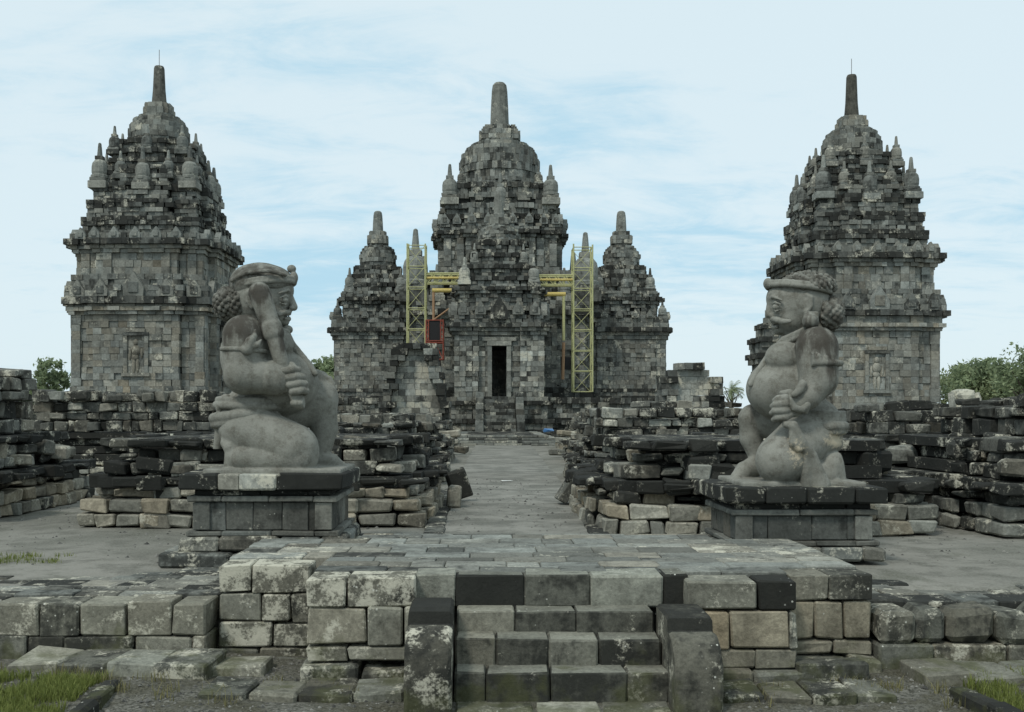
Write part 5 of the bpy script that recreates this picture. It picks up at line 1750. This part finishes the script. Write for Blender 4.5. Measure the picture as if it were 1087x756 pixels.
# ------------------------------------------------------------------ scaffolding
def scaffold(label, px0, px1, pyt, pyb, D, beam_to, beam_y, pipe, group):
    X0, X1 = XP(px0, D), XP(px1, D)
    cx = (X0 + X1) / 2; w = (X1 - X0) / 2
    zt, zb = ZP(pyt, D), ZP(pyb, D)
    root = thing('scaffold_tower', label, 'scaffold', (cx, D, 2.6), 0, None)
    off = 2.6
    for (sx, sy) in ((-1, -1), (1, -1), (1, 1), (-1, 1)):
        m = MB(); m.tube((sx * w, sy * w, zb - off), (sx * w, sy * w, zt - off + U(0, .35)),   .055, 8)
        m.build('post', M_GREENP, root)
    n = int((zt - zb) / 1.35)
    hst = (zt - zb) / n
    for i in range(n + 1):
        z = zb - off + i * hst
        m = MB()
        c = [(-w, -w), (w, -w), (w, w), (-w, w)]
        for k in range(4):
            a, b = c[k], c[(k + 1) % 4]
            m.tube((*a, z), (*b, z), .032, 5)
            if i < n:
                m.tube((*a, z), (*b, z + hst), .02, 5)
                if k % 2: m.tube((*b, z), (*a, z + hst), .02, 5)
        m.build('brace_frame', M_GREENP, root)
    # truss reaching towards the gate roof
    xb = XP(beam_to, D) - cx
    s = 1 if xb > 0 else -1
    z1, z0 = ZP(beam_y, D) - off, ZP(beam_y + 10, D) - off
    m = MB()
    for y in (-.4, .4):
        m.tube((s * w, y, z0), (xb, y, z0), .055, 6); m.tube((s * w, y, z1), (xb, y, z1), .055, 6)
        k = 4
        for i in range(k):
            a, b = s * w + (xb - s * w) * i / k, s * w + (xb - s * w) * (i + 1) / k
            m.tube((a, y, z0), (b, y, z1), .035, 5); m.tube((b, y, z0), (b, y, z1), .035, 5)
    m.build('bridge_truss', M_GREENP, root)
    m = MB(); zz = (z0 + z1) / 2; m.tube((s * w, -.45, zz), (xb, -.45, zz), .085, 8); m.build('yellow_pipe', M_YELLOW, root)
    pa, pb, py = pipe
    m = MB(); m.tube((XP(pa, D) - cx, -.3, ZP(py, D) - off), (XP(pb, D) - cx, -.3, ZP(py, D) - off), .15, 10); m.build('yellow_pipe', M_YELLOW, root)
    return root, cx, off
SD = 69.5
lsc, lcx, loff = scaffold('pale green lattice scaffold tower left of the temple gate', 433, 452, 262, 372, SD, 489, 291, (459, 485, 309), None)
rsc, rcx, roff = scaffold('pale green lattice scaffold tower right of the temple gate', 608, 628, 264, 416, SD, 571, 293, (576, 600, 313), None)
m = MB()
m.tube((XP(460.5, SD) - lcx, -.35, ZP(311, SD) - loff), (XP(460.5, SD) - lcx, -.35, ZP(341, SD) - loff), .09, 7); m.build('rusty_pole', M_ORANGE, lsc)
m = MB(); m.tube((XP(461, SD) - lcx, -.4, ZP(340, SD) - loff), (XP(486, SD) - lcx, -.4, ZP(322, SD) - loff), .06, 6); m.build('diagonal_rope', M_ORANGE, lsc)
m = MB(); m.tube((XP(598, SD) - rcx, -.35, ZP(315, SD) - roff), (XP(598, SD) - rcx, -.35, ZP(362, SD) - roff), .10, 7); m.build('downpipe', M_GREENP, rsc)
m = MB(); m.tube((XP(598, SD) - rcx, -.35, ZP(364, SD) - roff), (XP(597, SD) - rcx, -.35, ZP(403, SD) - roff), .11, 7); m.build('rusty_pole', M_ORANGE, rsc)
# hoist cage
hc = thing('hoist_cage', 'red framed hoist cage with black panel beside the left scaffold', 'hoist', (XP(462, SD), SD - .3, ZP(382, SD)))
hw = (XP(472, SD) - XP(452, SD)) / 2 * .9
H = ZP(341, SD) - ZP(382, SD)
for (sx, sy) in ((-1, -1), (1, -1), (1, 1), (-1, 1)):
    m = MB(); m.tube((sx * hw, sy * .45, 0), (sx * hw, sy * .45, H), .045, 7); m.build('post', M_RED, hc)
m = MB()
for z in (0, H * .42, H * .47, H):
    for y in (-.45, .45): m.tube((-hw, y, z), (hw, y, z), .035, 6)
    for x in (-hw, hw): m.tube((x, -.45, z), (x, .45, z), .05, 6)
for s in (-1, 1):
    m.tube((s * hw, -.45, 0), (0, -.45, H * .42), .04, 5)
    for i in range(4): m.tube((s * hw, -.47, H * (.5 + .11 * i)), (s * hw * .7, -.47, H * (.55 + .11 * i)), .03, 5)
    m.tube((s * hw * .7, -.46, H * .47), (s * hw * .7, -.46, H), .035, 5)
m.build('rail_frame', M_RED, hc)
m = MB(); m.abox(-hw * .66, hw * .66, -.42, .4, H * .49, H * .985, (.1, 0, 0, 0)); m.build('black_panel', M_BLACKC, hc)

# small things
m = MB(); q = W(573, 473, 46); m.abox(-.20, .20, -.2, .2, 0, .10, (.5, 0, 0, 0), .04, .04)
tag(m.build('plastic_sheet', M_BLUE, None, (q.x, 39.9, .85)), 'crumpled blue plastic sheet on the rubble right of the low steps', 'plastic sheet')
for (px, py) in ((538, 513),):
    D = EYE * FPX / (py - VY); q = W(px, py, D)
    m = MB(); m.abox(-.12, .12, -.07, .07, 0, .012, (.5, 0, 0, 0), .004, .004)
    tag(m.build('paper_scrap', M_WHITE, None, (q.x, D, .05), .4), 'small white scrap of paper lying on the sand path', 'paper')

# ------------------------------------------------------------------ trees
def tree(name, label, px, pyt, D, width, mat, kind, seed, group=None):
    rnd = random.Random(seed)
    X = XP(px, D); Ht = ZP(pyt, D)
    root = thing(name, label, 'tree', (X, D, 0), 0, group)
    m = MB()
    tr = Ht * .03
    cz = Ht * .55
    tips = []
    m.tube((0, 0, -.2), (.1, 0, cz), tr * 1.5, 8, r2=tr)
    for i in range(9):
        t = rnd.uniform(0, 6.28); l = rnd.uniform(.5, .95) * width / 2
        z0 = rnd.uniform(.4, 1.0) * cz
        q = (math.cos(t) * l, math.sin(t) * l, z0 + rnd.uniform(.25, .55) * (Ht - z0) + .2)
        m.tube((.05, 0, z0), q, tr * .5, 6, r2=tr * .15); tips.append(q)
    m.build('trunk', M_BARK, root)
    m = MB()
    if kind == 'palm':
        for i in range(26):
            t = rnd.uniform(0, 6.28); el_ = rnd.uniform(-.3, 1.2); L = width / 2 * rnd.uniform(.8, 1.1)
            prev = Vector((0, 0, Ht * .72)); d = Vector((math.cos(t) * math.cos(el_), math.sin(t) * math.cos(el_), math.sin(el_)))
            for k in range(7):
                nx_ = prev + d * (L / 7); d = (d + Vector((0, 0, -.16))).normalized()
                side = d.cross(Vector((0, 0, 1))).normalized()
                for sgn in (-1, 1):
                    for u in (0, .5):
                        a = prev.lerp(nx_, u); b = a + side * (sgn * L * .2) + d * L * .1 + Vector((0, 0, -.12 * L))
                        bi = len(m.v); m.v += [a, a + d * L * .05, b]; m.f.append([bi, bi + 1, bi + 2]); m.a.append((rnd.random(), 0, 0, 0))
                prev = nx_
    else:
        nc = 34 if width > 4.6 else 19
        ctr = []
        for i in range(nc):
            while True:
                q = Vector((rnd.uniform(-1, 1), rnd.uniform(-1, 1), rnd.uniform(-1, 1)))
                if .25 < q.length < 1: break
            k = 1 - .25 * max(0, q.z)
            ctr.append((Vector((q.x * width / 2 * k, q.y * width / 2 * k, Ht * .64 + q.z * Ht * .33)), rnd.uniform(.10, .20) * width, rnd.uniform(.2, .8)))
        for q in tips: ctr.append((Vector(q), width * .14, rnd.uniform(.3, .9)))
        lf = max(.11, D * .0021)
        for (c, rr, tb) in ctr:
            for i in range(95):
                d = Vector((rnd.gauss(0, .5), rnd.gauss(0, .5), rnd.gauss(0, .42))) * rr
                p0 = c + d
                if p0.z > Ht: p0.z = Ht - rnd.random() * .3
                n = Vector((rnd.gauss(0, 1), rnd.gauss(0, 1), rnd.gauss(.6, 1))).normalized()
                u = n.orthogonal().normalized(); v = n.cross(u)
                a = rnd.uniform(0, 6.28); u, v = u * math.cos(a) + v * math.sin(a), v * math.cos(a) - u * math.sin(a)
                s = lf * rnd.uniform(.7, 1.4)
                bi = len(m.v)
                m.v += [p0 - u * s, p0 - v * s * .5, p0 + u * s, p0 + v * s * .5]
                m.f.append([bi, bi + 1, bi + 2, bi + 3]); m.a.append((min(1, max(0, tb + rnd.gauss(0, .2))), 0, 0, 0))
    m.build('crown', mat, root)
tree('broadleaf_tree', 'small round tree on the skyline left of the left tower', 53, 378, 105, 3.6, M_LEAF, 'b', 1)
tree('broadleaf_tree', 'low bush-like tree at the left edge beside the small round tree', 28, 396, 105, 4.0, M_LEAF, 'b', 2)
tree('broadleaf_tree', 'thin tree rising between the left statue and main temple', 352, 376, 125, 5.0, M_LEAF, 'b', 3)
tree('broadleaf_tree', 'lower leafy tree just right of the left statue chest', 347, 388, 118, 4.0, M_LEAF2, 'b', 4)
tree('palm_tree', 'small palm rising beside the right tower porch', 776, 399, 110, 3.2, M_LEAF2, 'palm', 5)
tree('broadleaf_tree', 'bushy green tree beside the edge of the right tower', 1018, 386, 92, 6.0, M_LEAF2, 'b', 6)
tree('broadleaf_tree', 'tallest of the green trees grouped right of the right tower', 1044, 380, 88, 6.5, M_LEAF, 'b', 7)
tree('broadleaf_tree', 'yellowish tree between the tallest tree and the right edge', 1066, 388, 86, 5.5, M_LEAF2, 'b', 8)
tree('broadleaf_tree', 'large dark tree cut by the right edge of the photo', 1094, 364, 78, 6.0, M_LEAF, 'b', 9)

# ------------------------------------------------------------------ grass, weeds, gravel
def blades(name, pts, hgt, mat, seed, lean=.5):
    rnd = random.Random(seed)
    m = MB()
    for (x, y, z) in pts:
        h = rnd.uniform(.5, 1.2) * hgt; t = rnd.uniform(0, 6.28); l = rnd.gauss(0, lean) * h
        w = rnd.uniform(.0025, .005)
        u = Vector((math.cos(t), math.sin(t), 0)); d = Vector((-u.y, u.x, 0))
        b = len(m.v); base = Vector((x, y, z - .01))
        mid = base + d * l * .35 + Vector((0, 0, h * .6)); tip = base + d * l + Vector((0, 0, h))
        m.v += [base - u * w, base + u * w, mid + u * w * .7, mid - u * w * .7, tip]
        at = (min(1, max(0, rnd.gauss(.5, .28))), 0, 0, 0)
        m.f += [[b, b + 1, b + 2, b + 3], [b + 3, b + 2, b + 4]]; m.a += [at, at]
    o = m.build(name, mat)
    return tag(o, kind='stuff')
def gz(x, y):
    k = min(1, max(0, (y - 9.0) / .3))
    return -.50 * (1 - k) + (1 - k) * (.035 * fbm(x, y, .9) - .03 * min(1, max(0, (7.4 - y) / 2))) + (1 - k) * max(0, min(.06, (abs(x - .6) - 2.0) * .04))
rnd = random.Random(5)
pts = []
while len(pts) < 22000:
    x, y = rnd.uniform(-5.0, -2.9), rnd.uniform(6.3, 8.0)
    if x < -2.84 and y < 7.85 + .15 * fbm(x, 0, 2.0) and fbm(x, y, 2.2, 5) > -.38: pts.append((x, y, gz(x, y)))
g = blades('grass_lawn', pts, .085, M_GRASS, 1); tag(g, 'bright green grass patch at the bottom left corner', 'grass')
pts = []
while len(pts) < 15000:
    x, y = rnd.uniform(3.5, 5.5), rnd.uniform(6.3, 8.0)
    if x > 3.60 and y < 7.9 + .1 * fbm(x, 0, 2.0) and fbm(x, y, 2.2, 5) > -.30: pts.append((x, y, gz(x, y)))
g = blades('grass_lawn', pts, .10, M_GRASS, 2); tag(g, 'green grass patch at the bottom right corner', 'grass')
pts = []
for i in range(60):
    cx, cy = rnd.uniform(-4.2, 4.6), rnd.choice((7.38, 7.9, 7.6, 8.0)) + rnd.gauss(0, .08)
    if -.7 < cx < 1.8: continue
    for j in range(26): pts.append((cx + rnd.gauss(0, .05), cy + rnd.gauss(0, .04), gz(cx, cy)))
g = blades('weeds', pts, .10, M_DRY, 3); tag(g, 'thin dry weeds growing at the foot of the stone slabs', 'weeds')
pts = []
for i in range(40):
    cx, cy = rnd.uniform(-5.8, -4.6), rnd.uniform(10.9, 11.6)
    for j in range(16): pts.append((cx + rnd.gauss(0, .05), cy + rnd.gauss(0, .05), .0))
g = blades('weeds', pts, .05, M_GRASS, 4); tag(g, 'small green weeds on the sand at the left edge', 'weeds')
m = MB()
for i in range(8200):
    if i < 5200:
        x, y = rnd.uniform(-4.6, 5.0), rnd.uniform(6.6, 8.75)
        if -.6 < x < 1.7: continue
        s = abs(rnd.gauss(0, .008)) + .005
        z = gz(x, y)
    else:
        x, y = rnd.uniform(-8.5, 8.5), rnd.uniform(10.8, 24)
        s = abs(rnd.gauss(0, .012)) + .006
        z = .012 * fbm(x, y, .7) - .004 if not -.7 < x < 1.7 else .03
    at = (rnd.random() ** 1.3, 0, 0, 0)
    b = len(m.v)
    m.v += [Vector((x + dx * s * rnd.uniform(.7, 1.3), y + dy * s * rnd.uniform(.7, 1.3), z + dz * s * .8)) for dx, dy, dz in ((1, 0, 0), (0, 1, 0), (-1, 0, 0), (0, -1, 0), (0, 0, 1))]
    for k in range(4): m.f.append([b + k, b + (k + 1) % 4, b + 4]); m.a.append(at)
tag(m.build('gravel', M_PEB), 'loose grey gravel strewn before the steps and walls', 'gravel', None, 'stuff')
